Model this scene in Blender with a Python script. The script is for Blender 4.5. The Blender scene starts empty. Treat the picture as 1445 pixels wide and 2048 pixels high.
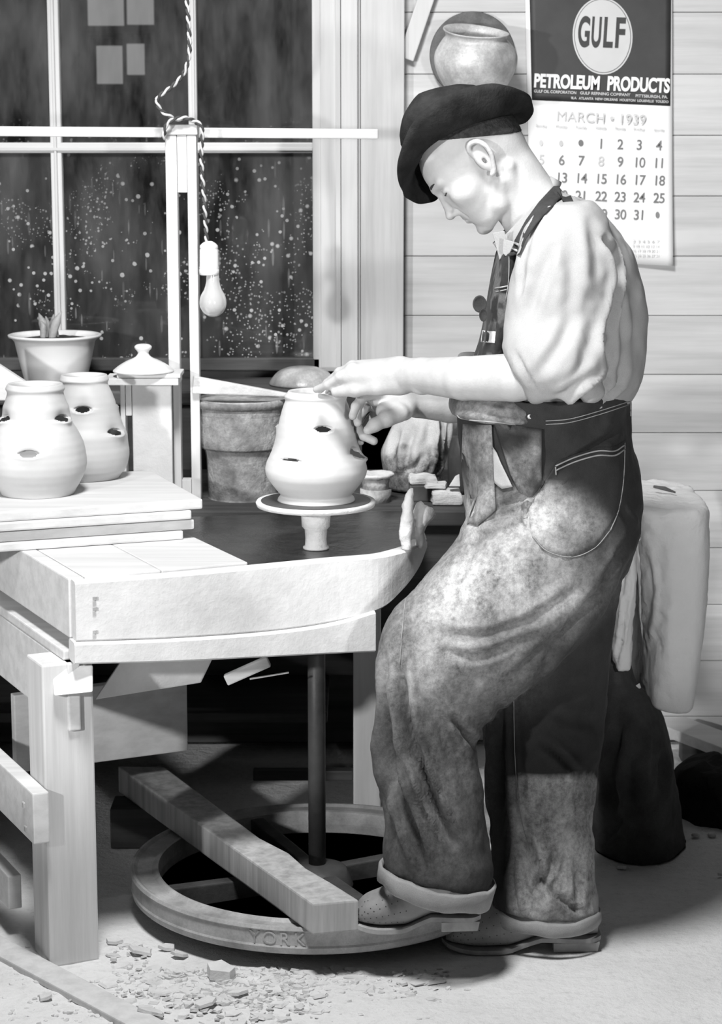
import bpy, bmesh, math, random
import numpy as np
from mathutils import Vector, Matrix
from mathutils.bvhtree import BVHTree

SC = bpy.context.scene
COL = SC.collection
rnd = random.Random(7)
rng = np.random.RandomState(7)

# ------------------------------------------------------------------ camera
FPX, CX, CY, CAMH, TH = 4310.0, 722.5, 1024.0, 1.6, math.radians(10.2)
CT, ST = math.cos(TH), math.sin(TH)
cam_d = bpy.data.cameras.new('camera')
cam = bpy.data.objects.new('camera', cam_d)
COL.objects.link(cam)
cam.location = (0, 0, CAMH)
cam.rotation_euler = (math.pi / 2 - TH, 0, 0)
cam_d.sensor_fit = 'VERTICAL'
cam_d.sensor_height = 24.0
cam_d.sensor_width = 24.0 * 1445 / 2048
cam_d.lens = FPX / 2048 * 24.0
cam_d.dof.use_dof = True
cam_d.dof.focus_distance = 4.12
cam_d.dof.aperture_fstop = 6.0
SC.camera = cam

# ------------------------------------------------------------------ world, lights, exposure
SC.view_settings.view_transform = 'Standard'
SC.view_settings.look = 'None'
SC.view_settings.gamma = 1.0
SC.view_settings.exposure = 0.0
SC.view_settings.use_curve_mapping = False
wd = bpy.data.worlds.new('world')
SC.world = wd
wd.use_nodes = True
wd.node_tree.nodes['Background'].inputs[0].default_value = (1, 1, 1, 1)
wd.node_tree.nodes['Background'].inputs[1].default_value = 0.035


def flash(name, loc, target, watts, size, blend, radius):
    ld = bpy.data.lights.new(name, 'SPOT')
    ld.energy = watts
    ld.shadow_soft_size = radius
    ld.spot_size = math.radians(size)
    ld.spot_blend = blend
    lo = bpy.data.objects.new(name, ld)
    COL.objects.link(lo)
    lo.location = loc
    lo.rotation_euler = (Vector(target) - Vector(loc)).to_track_quat('-Z', 'Y').to_euler()
    return lo


flash('flash_lamp_left', (-2.0, 1.2, 1.6), (-0.25, 4.6, 1.25), 360, 39, 0.4, 0.07)
flash('flash_lamp_right', (0.78, 1.3, 1.38), (0.38, 5.2, 1.36), 165, 40, 0.4, 0.06)
flash('ceiling_lamp', (-0.35, 3.0, 3.1), (0.15, 3.9, 0.0), 390, 120, 0.5, 0.26)


# ------------------------------------------------------------------ helpers: picture point -> place
def P(px, py, Y):
    a = (px - CX) / FPX
    b = -(py - CY) / FPX
    dy = CT + b * ST
    dz = -ST + b * CT
    t = Y / dy
    return Vector((a * t, Y, CAMH + dz * t))


def PZ(px, py, Z):
    a = (px - CX) / FPX
    b = -(py - CY) / FPX
    dy = CT + b * ST
    dz = -ST + b * CT
    t = (Z - CAMH) / dz
    return Vector((a * t, dy * t, Z))


def proj(v):
    """world verts (n,3) -> picture coords (n,2)"""
    v = np.asarray(v)
    d = v[:, 1] * CT + (CAMH - v[:, 2]) * ST
    up = v[:, 1] * ST - (CAMH - v[:, 2]) * CT
    return np.stack([CX + FPX * v[:, 0] / d, CY - FPX * up / d], 1)


def SCL(Y, Z=0.9):
    return FPX / (Y * CT + (CAMH - Z) * ST)


# ------------------------------------------------------------------ helpers: objects
def root_loc(o):
    l = Vector((0, 0, 0))
    while o is not None:
        l = l + Vector(o.location)
        o = o.parent
    return l


def tag(o, label=None, cat=None, group=None, kind=None):
    if label: o['label'] = label
    if cat: o['category'] = cat
    if group: o['group'] = group
    if kind: o['kind'] = kind
    return o


def thing(name, loc, label, cat, group=None):
    o = bpy.data.objects.new(name, None)
    o.empty_display_size = 0.05
    COL.objects.link(o)
    o.location = loc
    return tag(o, label, cat, group)


def obj(name, verts, faces, mat, parent=None, loc=None, smooth=False):
    """verts in world coordinates; the object sits at loc (or at its parent)"""
    me = bpy.data.meshes.new(name)
    base = root_loc(parent) if parent is not None else Vector((0, 0, 0))
    l = Vector(loc) if loc is not None else base
    off = np.array(l)
    v = np.asarray(verts, dtype=float) - off
    me.from_pydata(v.tolist(), [], [tuple(f) for f in faces])
    me.update()
    if smooth:
        me.polygons.foreach_set('use_smooth', [True] * len(me.polygons))
    if mat is not None:
        me.materials.append(mat)
    o = bpy.data.objects.new(name, me)
    COL.objects.link(o)
    o.location = l - base
    if parent is not None:
        o.parent = parent
    return o


def fixn(verts, faces):
    """consistent outward normals"""
    bm = bmesh.new()
    vs = [bm.verts.new(v) for v in verts]
    for f in faces:
        try:
            bm.faces.new([vs[i] for i in f])
        except ValueError:
            pass
    bmesh.ops.recalc_face_normals(bm, faces=bm.faces)
    bm.verts.index_update()
    V = [tuple(v.co) for v in bm.verts]
    Fc = [[v.index for v in f.verts] for f in bm.faces]
    bm.free()
    return V, Fc


def hexa(bottom, top, bevel=0.003, seg=2, jitter=0):
    """box from 4 bottom and 4 top corners (same winding)"""
    bm = bmesh.new()
    b = [bm.verts.new(p) for p in bottom]
    t = [bm.verts.new(p) for p in top]
    n = len(b)
    bm.faces.new(b[::-1])
    bm.faces.new(t)
    for i in range(n):
        bm.faces.new((b[i], b[(i + 1) % n], t[(i + 1) % n], t[i]))
    bmesh.ops.recalc_face_normals(bm, faces=bm.faces)
    if bevel > 0:
        bmesh.ops.bevel(bm, geom=list(bm.edges), offset=bevel, segments=seg, affect='EDGES', profile=0.6)
    if jitter:
        for v in bm.verts:
            v.co += Vector((rnd.uniform(-1, 1), rnd.uniform(-1, 1), rnd.uniform(-1, 1))) * jitter
    bm.verts.index_update()
    V = [tuple(v.co) for v in bm.verts]
    Fc = [[v.index for v in f.verts] for f in bm.faces]
    bm.free()
    return V, Fc


def abox(x0, x1, y0, y1, z0, z1, bevel=0.003, seg=2):
    return hexa([(x0, y0, z0), (x1, y0, z0), (x1, y1, z0), (x0, y1, z0)],
                [(x0, y0, z1), (x1, y0, z1), (x1, y1, z1), (x0, y1, z1)], bevel, seg)


def obox(c, ex, ey, ez, bevel=0.003, seg=2):
    """oriented box: centre and three half-vectors"""
    c, ex, ey, ez = Vector(c), Vector(ex), Vector(ey), Vector(ez)
    s = [(-1, -1), (1, -1), (1, 1), (-1, 1)]
    return hexa([c + ex * a + ey * b - ez for a, b in s], [c + ex * a + ey * b + ez for a, b in s], bevel, seg)


def stick(p0, p1, w, t, side=(0, 1, 0), w2=None, bevel=0.003):
    """bar from p0 to p1, w across (in the plane square to side), t along side"""
    p0, p1 = Vector(p0), Vector(p1)
    d = (p1 - p0).normalized()
    s = Vector(side)
    s = (s - d * s.dot(d)).normalized()
    u = d.cross(s).normalized()
    w2 = w if w2 is None else w2
    q = [(-1, -1), (1, -1), (1, 1), (-1, 1)]
    return hexa([p0 + u * a * w / 2 + s * b * t / 2 for a, b in q],
                [p1 + u * a * w2 / 2 + s * b * t / 2 for a, b in q], bevel)


def merge(*parts):
    V, Fc = [], []
    for v, f in parts:
        n = len(V)
        V.extend([tuple(p) for p in v])
        Fc.extend([[i + n for i in q] for q in f])
    return V, Fc


def lathe(c, prof, n=48, tilt=None):
    """profile [(r, z)] around the upright through c; r=0 ends close"""
    c = np.array(c)
    V, Fc = [], []
    for r, z in prof:
        for k in range(n):
            a = 2 * math.pi * k / n
            V.append((r * math.cos(a), r * math.sin(a), z))
    m = len(prof)
    for i in range(m - 1):
        for k in range(n):
            k2 = (k + 1) % n
            Fc.append((i * n + k, i * n + k2, (i + 1) * n + k2, (i + 1) * n + k))
    if prof[0][0] > 1e-6: Fc.append(tuple(range(n))[::-1])
    if prof[-1][0] > 1e-6: Fc.append(tuple((m - 1) * n + k for k in range(n)))
    V = np.array(V)
    if tilt is not None:
        V = V @ np.array(Matrix.Rotation(tilt[0], 3, tilt[1])).T
    return (V + c).tolist(), Fc


def cr(pts, n):
    """Catmull-Rom through rows of any width, n steps each"""
    A = np.asarray(pts, float)
    A = np.vstack([2 * A[0] - A[1], A, 2 * A[-1] - A[-2]])
    out = []
    for i in range(1, len(A) - 2):
        for k in range(n):
            t = k / n
            p0, p1, p2, p3 = A[i - 1], A[i], A[i + 1], A[i + 2]
            out.append(0.5 * ((2 * p1) + (-p0 + p2) * t + (2 * p0 - 5 * p1 + 4 * p2 - p3) * t * t + (-p0 + 3 * p1 - 3 * p2 + p3) * t ** 3))
    out.append(A[-2])
    return np.array(out)


def tube(pts, r, n=10, closed=False, caps=True):
    pts = [Vector(p) for p in pts]
    m = len(pts)
    rs = r if hasattr(r, '__len__') else [r] * m
    V, Fc = [], []
    ref = Vector((0.13, 0.31, 0.94)).normalized()
    for i, p in enumerate(pts):
        a = pts[(i - 1) % m] if (closed or i > 0) else p
        b = pts[(i + 1) % m] if (closed or i < m - 1) else p
        d = (b - a).normalized()
        s = d.cross(ref)
        if s.length < 0.1: s = d.cross(Vector((1, 0, 0)))
        s.normalize()
        u = s.cross(d).normalized()
        for k in range(n):
            an = 2 * math.pi * k / n
            V.append(tuple(p + (s * math.cos(an) + u * math.sin(an)) * rs[i]))
    for i in range(m if closed else m - 1):
        j = (i + 1) % m
        for k in range(n):
            k2 = (k + 1) % n
            Fc.append((i * n + k, i * n + k2, j * n + k2, j * n + k))
    if caps and not closed:
        Fc.append(tuple(range(n))[::-1])
        Fc.append(tuple((m - 1) * n + k for k in range(n)))
    return V, Fc


def ring_loft(rows, sub=4, n=36, expo=2.0):
    """rows: (ax, ay, bx, by, Ycentre, half-depth) -> closed tube whose outline runs through a and b"""
    R = cr(rows, sub)
    V, Fc = [], []
    for ax, ay, bx, by, Yc, dh in R:
        a, b = np.array(P(ax, ay, Yc)), np.array(P(bx, by, Yc))
        c, u = (a + b) / 2, (b - a) / 2
        for k in range(n):
            t = 2 * math.pi * k / n
            co, si = math.cos(t), math.sin(t)
            if expo != 2.0:
                co = math.copysign(abs(co) ** (2 / expo), co)
                si = math.copysign(abs(si) ** (2 / expo), si)
            V.append(c + u * co + np.array((0, -dh * si, 0)))
    m = len(R)
    for i in range(m - 1):
        for k in range(n):
            k2 = (k + 1) % n
            Fc.append((i * n + k, i * n + k2, (i + 1) * n + k2, (i + 1) * n + k))
    Fc.append(tuple(range(n))[::-1])
    Fc.append(tuple((m - 1) * n + k for k in range(n)))
    return fixn(V, Fc)


def remesh(parts, voxel, smooth_it=4):
    V, Fc = merge(*parts)
    me = bpy.data.meshes.new('tmp')
    me.from_pydata([tuple(v) for v in V], [], [tuple(f) for f in Fc])
    o = bpy.data.objects.new('tmp', me)
    COL.objects.link(o)
    md = o.modifiers.new('r', 'REMESH')
    md.mode = 'VOXEL'
    md.voxel_size = voxel
    dg = bpy.context.evaluated_depsgraph_get()
    m2 = o.evaluated_get(dg).to_mesh()
    nv = len(m2.vertices)
    co = np.empty(nv * 3, np.float32)
    m2.vertices.foreach_get('co', co)
    fs = [tuple(p.vertices) for p in m2.polygons]
    o.evaluated_get(dg).to_mesh_clear()
    bpy.data.objects.remove(o)
    bpy.data.meshes.remove(me)
    co = co.reshape(-1, 3).astype(float)
    return smooth_v(co, fs, smooth_it), fs


def edges_of(fs):
    q = np.array([f if len(f) == 4 else (f[0], f[1], f[2], f[2]) for f in fs])
    e = np.vstack([q[:, [0, 1]], q[:, [1, 2]], q[:, [2, 3]], q[:, [3, 0]]])
    return e[e[:, 0] != e[:, 1]]


def smooth_v(co, fs, it=3, lam=0.6):
    if it <= 0: return co
    e = edges_of(fs)
    n = len(co)
    deg = np.bincount(e[:, 0], minlength=n) + np.bincount(e[:, 1], minlength=n)
    deg = np.maximum(deg, 1)[:, None]
    for _ in range(it):
        s = np.zeros_like(co)
        for k in range(3):
            s[:, k] = np.bincount(e[:, 0], co[e[:, 1], k], n) + np.bincount(e[:, 1], co[e[:, 0], k], n)
        co = co + lam * (s / deg - co)
    return co


def normals_of(co, fs):
    q = np.array([f if len(f) == 4 else (f[0], f[1], f[2], f[2]) for f in fs])
    nn = np.cross(co[q[:, 2]] - co[q[:, 0]], co[q[:, 3]] - co[q[:, 1]])
    tri = q[:, 2] == q[:, 3]
    if tri.any():
        nn[tri] = np.cross(co[q[tri, 1]] - co[q[tri, 0]], co[q[tri, 2]] - co[q[tri, 0]])
    out = np.zeros_like(co)
    for k in range(4):
        for c in range(3):
            out[:, c] += np.bincount(q[:, k], nn[:, c], len(co))
    return out / np.maximum(np.linalg.norm(out, axis=1, keepdims=True), 1e-12)


def seg_dist(p, poly):
    """distance of points (n,2) to a polyline and the fraction along it"""
    best = np.full(len(p), 1e9)
    frac = np.zeros(len(p))
    poly = np.asarray(poly, float)
    L = np.linalg.norm(np.diff(poly, axis=0), axis=1)
    tot, acc = L.sum(), 0
    for i in range(len(poly) - 1):
        a, b = poly[i], poly[i + 1]
        ab = b - a
        t = np.clip(((p - a) @ ab) / max(ab @ ab, 1e-9), 0, 1)
        d = np.linalg.norm(p - (a + t[:, None] * ab), axis=1)
        m = d < best
        best[m] = d[m]
        frac[m] = (acc + t[m] * L[i]) / tot
        acc += L[i]
    return best, frac


def folds(co, fs, strokes):
    """press creases into a cloth: strokes (polyline in picture units, width, depth m)"""
    nr = normals_of(co, fs)
    pp = proj(co)
    face = np.clip((0.35 - nr[:, 1]) / 0.6, 0, 1)
    disp = np.zeros(len(co))
    for poly, w, dep in strokes:
        sm = cr(poly, 5) if len(poly) > 2 else np.asarray(poly, float)
        lo, hi = sm.min(0) - 4 * w, sm.max(0) + 4 * w
        idx = np.where((pp[:, 0] > lo[0]) & (pp[:, 0] < hi[0]) & (pp[:, 1] > lo[1]) & (pp[:, 1] < hi[1]))[0]
        if len(idx) == 0: continue
        d, f = seg_dist(pp[idx], sm)
        taper = np.clip(np.minimum(f, 1 - f) / 0.25, 0.0, 1) ** 0.7
        g = np.exp(-(d / w) ** 2) - 0.55 * np.exp(-((d - 1.9 * w) / (0.9 * w)) ** 2)
        disp[idx] -= dep * g * taper
    return co + nr * (disp * face)[:, None]


def noise3(p, scale, seed=0, octaves=3):
    """cheap value noise for vertices"""
    out = np.zeros(len(p))
    amp = 1.0
    for o in range(octaves):
        q = p * scale * 2 ** o + 17.3 * (seed + o * 3 + 1)
        i = np.floor(q).astype(np.int64)
        f = q - i
        f = f * f * (3 - 2 * f)

        def h(a, b, c):
            n = (a * 73856093) ^ (b * 19349663) ^ (c * 83492791) ^ (seed * 2654435)
            n = (n ^ (n >> 13)) * 1274126177
            return ((n ^ (n >> 16)) & 0xffff) / 65535.0
        r = 0
        for dx in (0, 1):
            for dy in (0, 1):
                for dz in (0, 1):
                    w = (f[:, 0] if dx else 1 - f[:, 0]) * (f[:, 1] if dy else 1 - f[:, 1]) * (f[:, 2] if dz else 1 - f[:, 2])
                    r = r + w * h(i[:, 0] + dx, i[:, 1] + dy, i[:, 2] + dz)
        out += amp * (r - 0.5)
        amp *= 0.5
    return out


# ------------------------------------------------------------------ helpers: smooth-blended solids
def smin(a, b, k):
    h = np.clip(0.5 + 0.5 * (b - a) / k, 0, 1)
    return b * (1 - h) + a * h - k * h * (1 - h)


def smax(a, b, k):
    return -smin(-a, -b, k)


class Field:
    def __init__(self, lo, hi, h):
        self.lo, self.h = np.array(lo, float), h
        n = [int((hi[k] - lo[k]) / h) + 2 for k in range(3)]
        ax = [lo[k] + h * np.arange(n[k]) for k in range(3)]
        self.X, self.Y, self.Z = [a.astype(np.float32) for a in np.meshgrid(*ax, indexing='ij')]
        self.d = np.full(self.X.shape, 1.0, np.float32)

    def cone(self, a, b, r1, r2):
        a, b = np.array(a, float), np.array(b, float)
        ab = b - a
        t = np.clip(((self.X - a[0]) * ab[0] + (self.Y - a[1]) * ab[1] + (self.Z - a[2]) * ab[2]) / max(ab @ ab, 1e-12), 0, 1)
        dx, dy, dz = self.X - a[0] - t * ab[0], self.Y - a[1] - t * ab[1], self.Z - a[2] - t * ab[2]
        return np.sqrt(dx * dx + dy * dy + dz * dz) - (r1 + (r2 - r1) * t)

    def ell(self, c, r, ax=None):
        dx, dy, dz = self.X - c[0], self.Y - c[1], self.Z - c[2]
        if ax is not None:
            e = [np.array(v, float) / np.linalg.norm(v) for v in ax]
            dx, dy, dz = [dx * v[0] + dy * v[1] + dz * v[2] for v in e]
        k0 = np.sqrt((dx / r[0]) ** 2 + (dy / r[1]) ** 2 + (dz / r[2]) ** 2)
        k1 = np.sqrt((dx / r[0] ** 2) ** 2 + (dy / r[1] ** 2) ** 2 + (dz / r[2] ** 2) ** 2)
        return k0 * (k0 - 1) / np.maximum(k1, 1e-6)

    def add(self, d, k=0.01):
        self.d = smin(self.d, d, k)

    def cut(self, d, k=0.006):
        self.d = smax(self.d, -d, k)

    def mesh(self, sm=1):
        d = self.d
        nx, ny, nz = d.shape
        s = d < 0
        c = [s[i:nx - 1 + i, j:ny - 1 + j, k:nz - 1 + k] for i in (0, 1) for j in (0, 1) for k in (0, 1)]
        cnt = sum(x.astype(np.int8) for x in c)
        act = (cnt > 0) & (cnt < 8)
        idx = np.full(act.shape, -1, np.int64)
        ii = np.argwhere(act)
        idx[act] = np.arange(len(ii))
        acc = np.zeros((len(ii), 3))
        num = np.zeros(len(ii))
        corner = [(i, j, k) for i in (0, 1) for j in (0, 1) for k in (0, 1)]
        for a in range(8):
            for b in range(a + 1, 8):
                ca, cb = np.array(corner[a]), np.array(corner[b])
                if abs(ca - cb).sum() != 1: continue
                da = d[ii[:, 0] + ca[0], ii[:, 1] + ca[1], ii[:, 2] + ca[2]]
                db = d[ii[:, 0] + cb[0], ii[:, 1] + cb[1], ii[:, 2] + cb[2]]
                m = (da < 0) != (db < 0)
                t = np.where(m, da / np.where(m, da - db, 1), 0)
                acc += np.where(m[:, None], ca + t[:, None] * (cb - ca), 0)
                num += m
        V = (ii + acc / num[:, None]) * self.h + self.lo
        Fc = []
        for axn in range(3):
            sl0 = [slice(1, -1)] * 3
            s0, s1 = list(sl0), list(sl0)
            s0[axn] = slice(0, -1)
            s1[axn] = slice(1, None)
            A, B = s[tuple(s0)], s[tuple(s1)]
            e = np.argwhere(A != B)
            inside = A[A != B]
            off = np.array([1, 1, 1])
            off[axn] = 0
            e = e + off
            u, v = (axn + 1) % 3, (axn + 2) % 3
            du, dv = np.zeros(3, int), np.zeros(3, int)
            du[u], dv[v] = 1, 1
            q = np.stack([idx[tuple((e - du - dv).T)], idx[tuple((e - dv).T)], idx[tuple(e.T)], idx[tuple((e - du).T)]], 1)
            q = np.where(inside[:, None], q, q[:, ::-1])
            Fc.append(q)
        Fc = np.vstack(Fc)
        Fc = Fc[(Fc >= 0).all(1)]
        fl = [tuple(int(i) for i in f) for f in Fc]
        return smooth_v(V, fl, sm, 0.5), fl


# ------------------------------------------------------------------ materials
def newmat(name):
    m = bpy.data.materials.new(name)
    m.use_nodes = True
    nt = m.node_tree
    return m, nt, nt.nodes['Principled BSDF']


def N(nt, typ, **kw):
    n = nt.nodes.new(typ)
    for k, v in kw.items():
        setattr(n, k, v)
    return n


def coords(nt, scale=(1, 1, 1), rot=(0, 0, 0), rand=True):
    tc = N(nt, 'ShaderNodeTexCoord')
    mp = N(nt, 'ShaderNodeMapping')
    mp.inputs['Scale'].default_value = scale
    mp.inputs['Rotation'].default_value = rot
    src = tc.outputs['Object']
    if rand:
        oi = N(nt, 'ShaderNodeObjectInfo')
        mu = N(nt, 'ShaderNodeMath', operation='MULTIPLY')
        mu.inputs[1].default_value = 37.0
        nt.links.new(oi.outputs['Random'], mu.inputs[0])
        ad = N(nt, 'ShaderNodeVectorMath', operation='ADD')
        nt.links.new(src, ad.inputs[0])
        nt.links.new(mu.outputs[0], ad.inputs[1])
        src = ad.outputs[0]
    nt.links.new(src, mp.inputs[0])
    return mp.outputs[0]


def noise(nt, vec, scale, detail=4, rough=0.6):
    n = N(nt, 'ShaderNodeTexNoise')
    n.inputs['Scale'].default_value = scale
    n.inputs['Detail'].default_value = detail
    n.inputs['Roughness'].default_value = rough
    nt.links.new(vec, n.inputs['Vector'])
    return n.outputs['Fac']


def ramp(nt, fac, stops):
    r = N(nt, 'ShaderNodeValToRGB')
    el = r.color_ramp.elements
    while len(el) < len(stops): el.new(0.5)
    for e, (p, c) in zip(el, stops):
        e.position = p
        c = c if hasattr(c, '__len__') else (c, c, c)
        e.color = (*c, 1)
    nt.links.new(fac, r.inputs[0])
    return r.outputs[0]


def mixc(nt, fac, a, b, mode='MIX'):
    m = N(nt, 'ShaderNodeMix', data_type='RGBA', blend_type=mode)
    for sock, v in ((m.inputs[0], fac), (m.inputs[6], a), (m.inputs[7], b)):
        if isinstance(v, (int, float)):
            sock.default_value = v if sock.type == 'VALUE' else (v, v, v, 1)
        else:
            nt.links.new(v, sock)
    return m.outputs[2]


def math_(nt, op, a, b=None, clamp=False):
    m = N(nt, 'ShaderNodeMath', operation=op, use_clamp=clamp)
    for s, v in zip(m.inputs, (a, b)):
        if v is None: continue
        if isinstance(v, (int, float)): s.default_value = v
        else: nt.links.new(v, s)
    return m.outputs[0]


def bump(nt, bs, h, strength=0.3, dist=0.01):
    b = N(nt, 'ShaderNodeBump')
    b.inputs['Strength'].default_value = strength
    b.inputs['Distance'].default_value = dist
    nt.links.new(h, b.inputs['Height'])
    nt.links.new(b.outputs[0], bs.inputs['Normal'])


def wood(name, light, dark, axis=0, rough=0.75, grain=1.0, knots=0.0, blotch=0.15, bmp=0.25, rot=(0, 0, 0)):
    m, nt, bs = newmat(name)
    sc = [34.0, 34.0, 34.0]
    sc[axis] = 1.6
    v = coords(nt, tuple(sc), rot)
    g = noise(nt, v, 1.0 * grain, 5, 0.65)
    c = ramp(nt, g, [(0.3, dark), (0.62, light)])
    v2 = coords(nt, (1, 1, 1), rot)
    b = noise(nt, v2, 5.0, 4, 0.6)
    c = mixc(nt, math_(nt, 'MULTIPLY', ramp(nt, b, [(0.45, 0.0), (0.75, 1.0)]), blotch * 4, True), c, dark, 'MIX') if blotch else c
    if knots:
        s3 = [9.0, 9.0, 9.0]
        s3[axis] = 3.4
        vo = N(nt, 'ShaderNodeTexVoronoi')
        vo.inputs['Scale'].default_value = 1.0
        nt.links.new(coords(nt, tuple(s3), rot), vo.inputs['Vector'])
        k = ramp(nt, vo.outputs['Distance'], [(0.05, 1.0), (0.13, 0.0)])
        sel = N(nt, 'ShaderNodeSeparateColor')
        nt.links.new(vo.outputs['Color'], sel.inputs[0])
        on = math_(nt, 'GREATER_THAN', sel.outputs[0], 1.0 - knots)
        c = mixc(nt, math_(nt, 'MULTIPLY', k, on), c, dark * 0.28)
    nt.links.new(c, bs.inputs['Base Color'])
    bs.inputs['Roughness'].default_value = rough
    bump(nt, bs, g, bmp, 0.003)
    return m


def plain(name, col, var=0.25, scale=12, rough=0.7, bmp=0.0, bscale=60, spec=0.4, fine=0.0):
    m, nt, bs = newmat(name)
    v = coords(nt)
    n1 = noise(nt, v, scale, 5, 0.6)
    c = ramp(nt, n1, [(0.3, col * (1 - var)), (0.7, min(0.92, col * (1 + var)))])
    if fine:
        n2 = noise(nt, v, scale * 14, 3, 0.7)
        c = mixc(nt, math_(nt, 'MULTIPLY', ramp(nt, n2, [(0.4, 0.0), (0.7, 1.0)]), fine, True), c, col * 0.35)
    nt.links.new(c, bs.inputs['Base Color'])
    bs.inputs['Roughness'].default_value = rough
    bs.inputs['Specular IOR Level'].default_value = spec
    if bmp:
        bump(nt, bs, noise(nt, v, bscale, 5, 0.65), bmp, 0.006)
    return m


def cloth(name, col, var=0.2, weave=900, bmp=0.3, attr=None, pale=0.5, rough=0.9):
    m, nt, bs = newmat(name)
    v = coords(nt, rand=False)
    n1 = noise(nt, v, 9, 5, 0.6)
    c = ramp(nt, n1, [(0.3, col * (1 - var)), (0.7, col * (1 + var))])
    if attr:
        at = N(nt, 'ShaderNodeAttribute', attribute_name=attr)
        n2 = noise(nt, v, 95, 6, 0.75)
        n4 = noise(nt, coords(nt, (1, 1, 0.35), rand=False), 22, 5, 0.65)
        n5 = math_(nt, 'ADD', math_(nt, 'MULTIPLY', n2, 0.6), math_(nt, 'MULTIPLY', n4, 0.5))
        f = math_(nt, 'MULTIPLY', at.outputs['Fac'], ramp(nt, n5, [(0.36, 0.12), (0.68, 1.0)]), True)
        c = mixc(nt, f, c, pale)
    n3 = noise(nt, v, weave, 2, 0.5)
    c = mixc(nt, 0.35, c, mixc(nt, 1.0, c, ramp(nt, n3, [(0.3, 0.35), (0.7, 1.0)]), 'MULTIPLY'))
    nt.links.new(c, bs.inputs['Base Color'])
    bs.inputs['Roughness'].default_value = rough
    bs.inputs['Specular IOR Level'].default_value = 0.15
    bs.inputs['Sheen Weight'].default_value = 0.03
    h = math_(nt, 'ADD', math_(nt, 'MULTIPLY', n3, 0.25), noise(nt, v, 70, 4, 0.6))
    bump(nt, bs, h, bmp, 0.004)
    return m


M = {}
M['plank'] = wood('pine_plank', 0.55, 0.40, 0, 0.7, 0.8, 0.22, 0.07, 0.12)
M['post'] = wood('pine_post', 0.52, 0.40, 2, 0.75, 1.0, 0.0, 0.08)
M['paint'] = wood('painted_frame', 0.55, 0.44, 2, 0.5, 0.8, 0.0, 0.05, 0.12)
M['painth'] = wood('painted_frame_flat', 0.56, 0.44, 0, 0.5, 0.8, 0.0, 0.05, 0.12)
M['raw'] = wood('raw_lumber', 0.66, 0.52, 0, 0.8, 1.0, 0.0, 0.06, 0.25, (0, 0, math.radians(-25)))
M['rawz'] = wood('raw_lumber_upright', 0.66, 0.52, 2, 0.8, 1.0, 0.0, 0.06, 0.25)
M['clayboard'] = plain('clay_washed_board', 0.66, 0.12, 10, 0.85, 0.25, 60, 0.2)
M['darkwood'] = wood('wet_dark_wood_and_shade', 0.075, 0.025, 0, 0.6, 1.0, 0.0, 0.2)
M['bar'] = wood('worn_timber', 0.54, 0.30, 2, 0.85, 1.2, 0.0, 0.1)
M['clay'] = plain('pale_wet_clay', 0.56, 0.07, 9, 0.5, 0.04, 80, 0.45)
M['claydry'] = plain('dry_clay', 0.66, 0.14, 18, 0.9, 0.5, 70, 0.1)
M['crust'] = plain('mottled_crust', 0.36, 0.85, 7, 0.8, 0.6, 60, 0.2, 0.5)
M['potglaze'] = plain('mottled_glaze', 0.46, 0.45, 14, 0.35, 0.35, 30, 0.5, 0.35)
M['lid'] = plain('dark_clay_lid', 0.13, 0.3, 30, 0.8, 0.4, 60, 0.2, 0.3)
M['glazed'] = plain('white_glaze', 0.74, 0.04, 9, 0.3, 0.0, 60, 0.5)
M['wet'] = plain('wet_slip', 0.022, 0.9, 9, 0.3, 0.5, 24, 0.5)
M['iron'] = plain('worn_iron', 0.42, 0.35, 16, 0.5, 0.2, 60, 0.5, 0.25)
M['irondark'] = plain('dark_iron', 0.06, 0.4, 12, 0.5, 0.2, 50, 0.4)
M['earth'] = plain('dark_earth', 0.022, 0.5, 8, 0.95, 0.5, 30, 0.1)
M['soil'] = plain('potting_soil', 0.05, 0.6, 40, 0.95, 0.7, 90, 0.1)
M['sprout'] = plain('sprout_leaf', 0.26, 0.3, 30, 0.5, 0.0)
M['porcelain'] = plain('white_porcelain', 0.82, 0.03, 9, 0.25, 0.0)
M['burlap'] = cloth('dark_burlap', 0.055, 0.5, 500, 0.6)
M['canvas'] = plain('clay_caked_canvas', 0.66, 0.06, 7, 0.9, 0.5, 45, 0.15)
M['sack'] = cloth('grimy_canvas', 0.60, 0.2, 500, 0.4, 'grime', 0.035)
M['paper'] = plain('calendar_paper', 0.74, 0.03, 5, 0.7, 0.0)
M['ink'] = plain('dark_ink', 0.035, 0.25, 9, 0.55, 0.0)
M['inkmid'] = plain('grey_ink', 0.16, 0.2, 9, 0.6, 0.0)
M['inkpale'] = plain('faded_ink', 0.50, 0.08, 9, 0.6, 0.0)
M['disc'] = plain('pale_ink', 0.52, 0.05, 9, 0.6, 0.0)
M['white'] = plain('white_ink', 0.78, 0.03, 9, 0.6, 0.0)
M['skin'] = plain('skin', 0.44, 0.08, 30, 0.5, 0.12, 220, 0.4)
M['hair'] = plain('dark_hair', 0.04, 0.5, 120, 0.7, 0.6, 400, 0.3)
M['felt'] = plain('dark_felt', 0.022, 0.6, 14, 0.95, 0.4, 160, 0.1, 0.0)
M['shirt'] = cloth('pale_work_shirt', 0.375, 0.05, 1100, 0.12)
M['denim'] = cloth('worn_denim', 0.030, 0.3, 900, 0.3, 'stain', 0.66)
M['denimdark'] = cloth('dark_denim', 0.027, 0.4, 900, 0.3, 'stain', 0.40)
M['thread'] = plain('pale_thread', 0.28, 0.2, 60, 0.8)
M['cuff'] = cloth('pale_denim_inside', 0.36, 0.2, 900, 0.3)
M['leather'] = plain('dusty_leather', 0.26, 0.25, 18, 0.6, 0.15, 200, 0.4)
M['sole'] = plain('dusty_sole', 0.36, 0.25, 30, 0.8)
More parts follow.
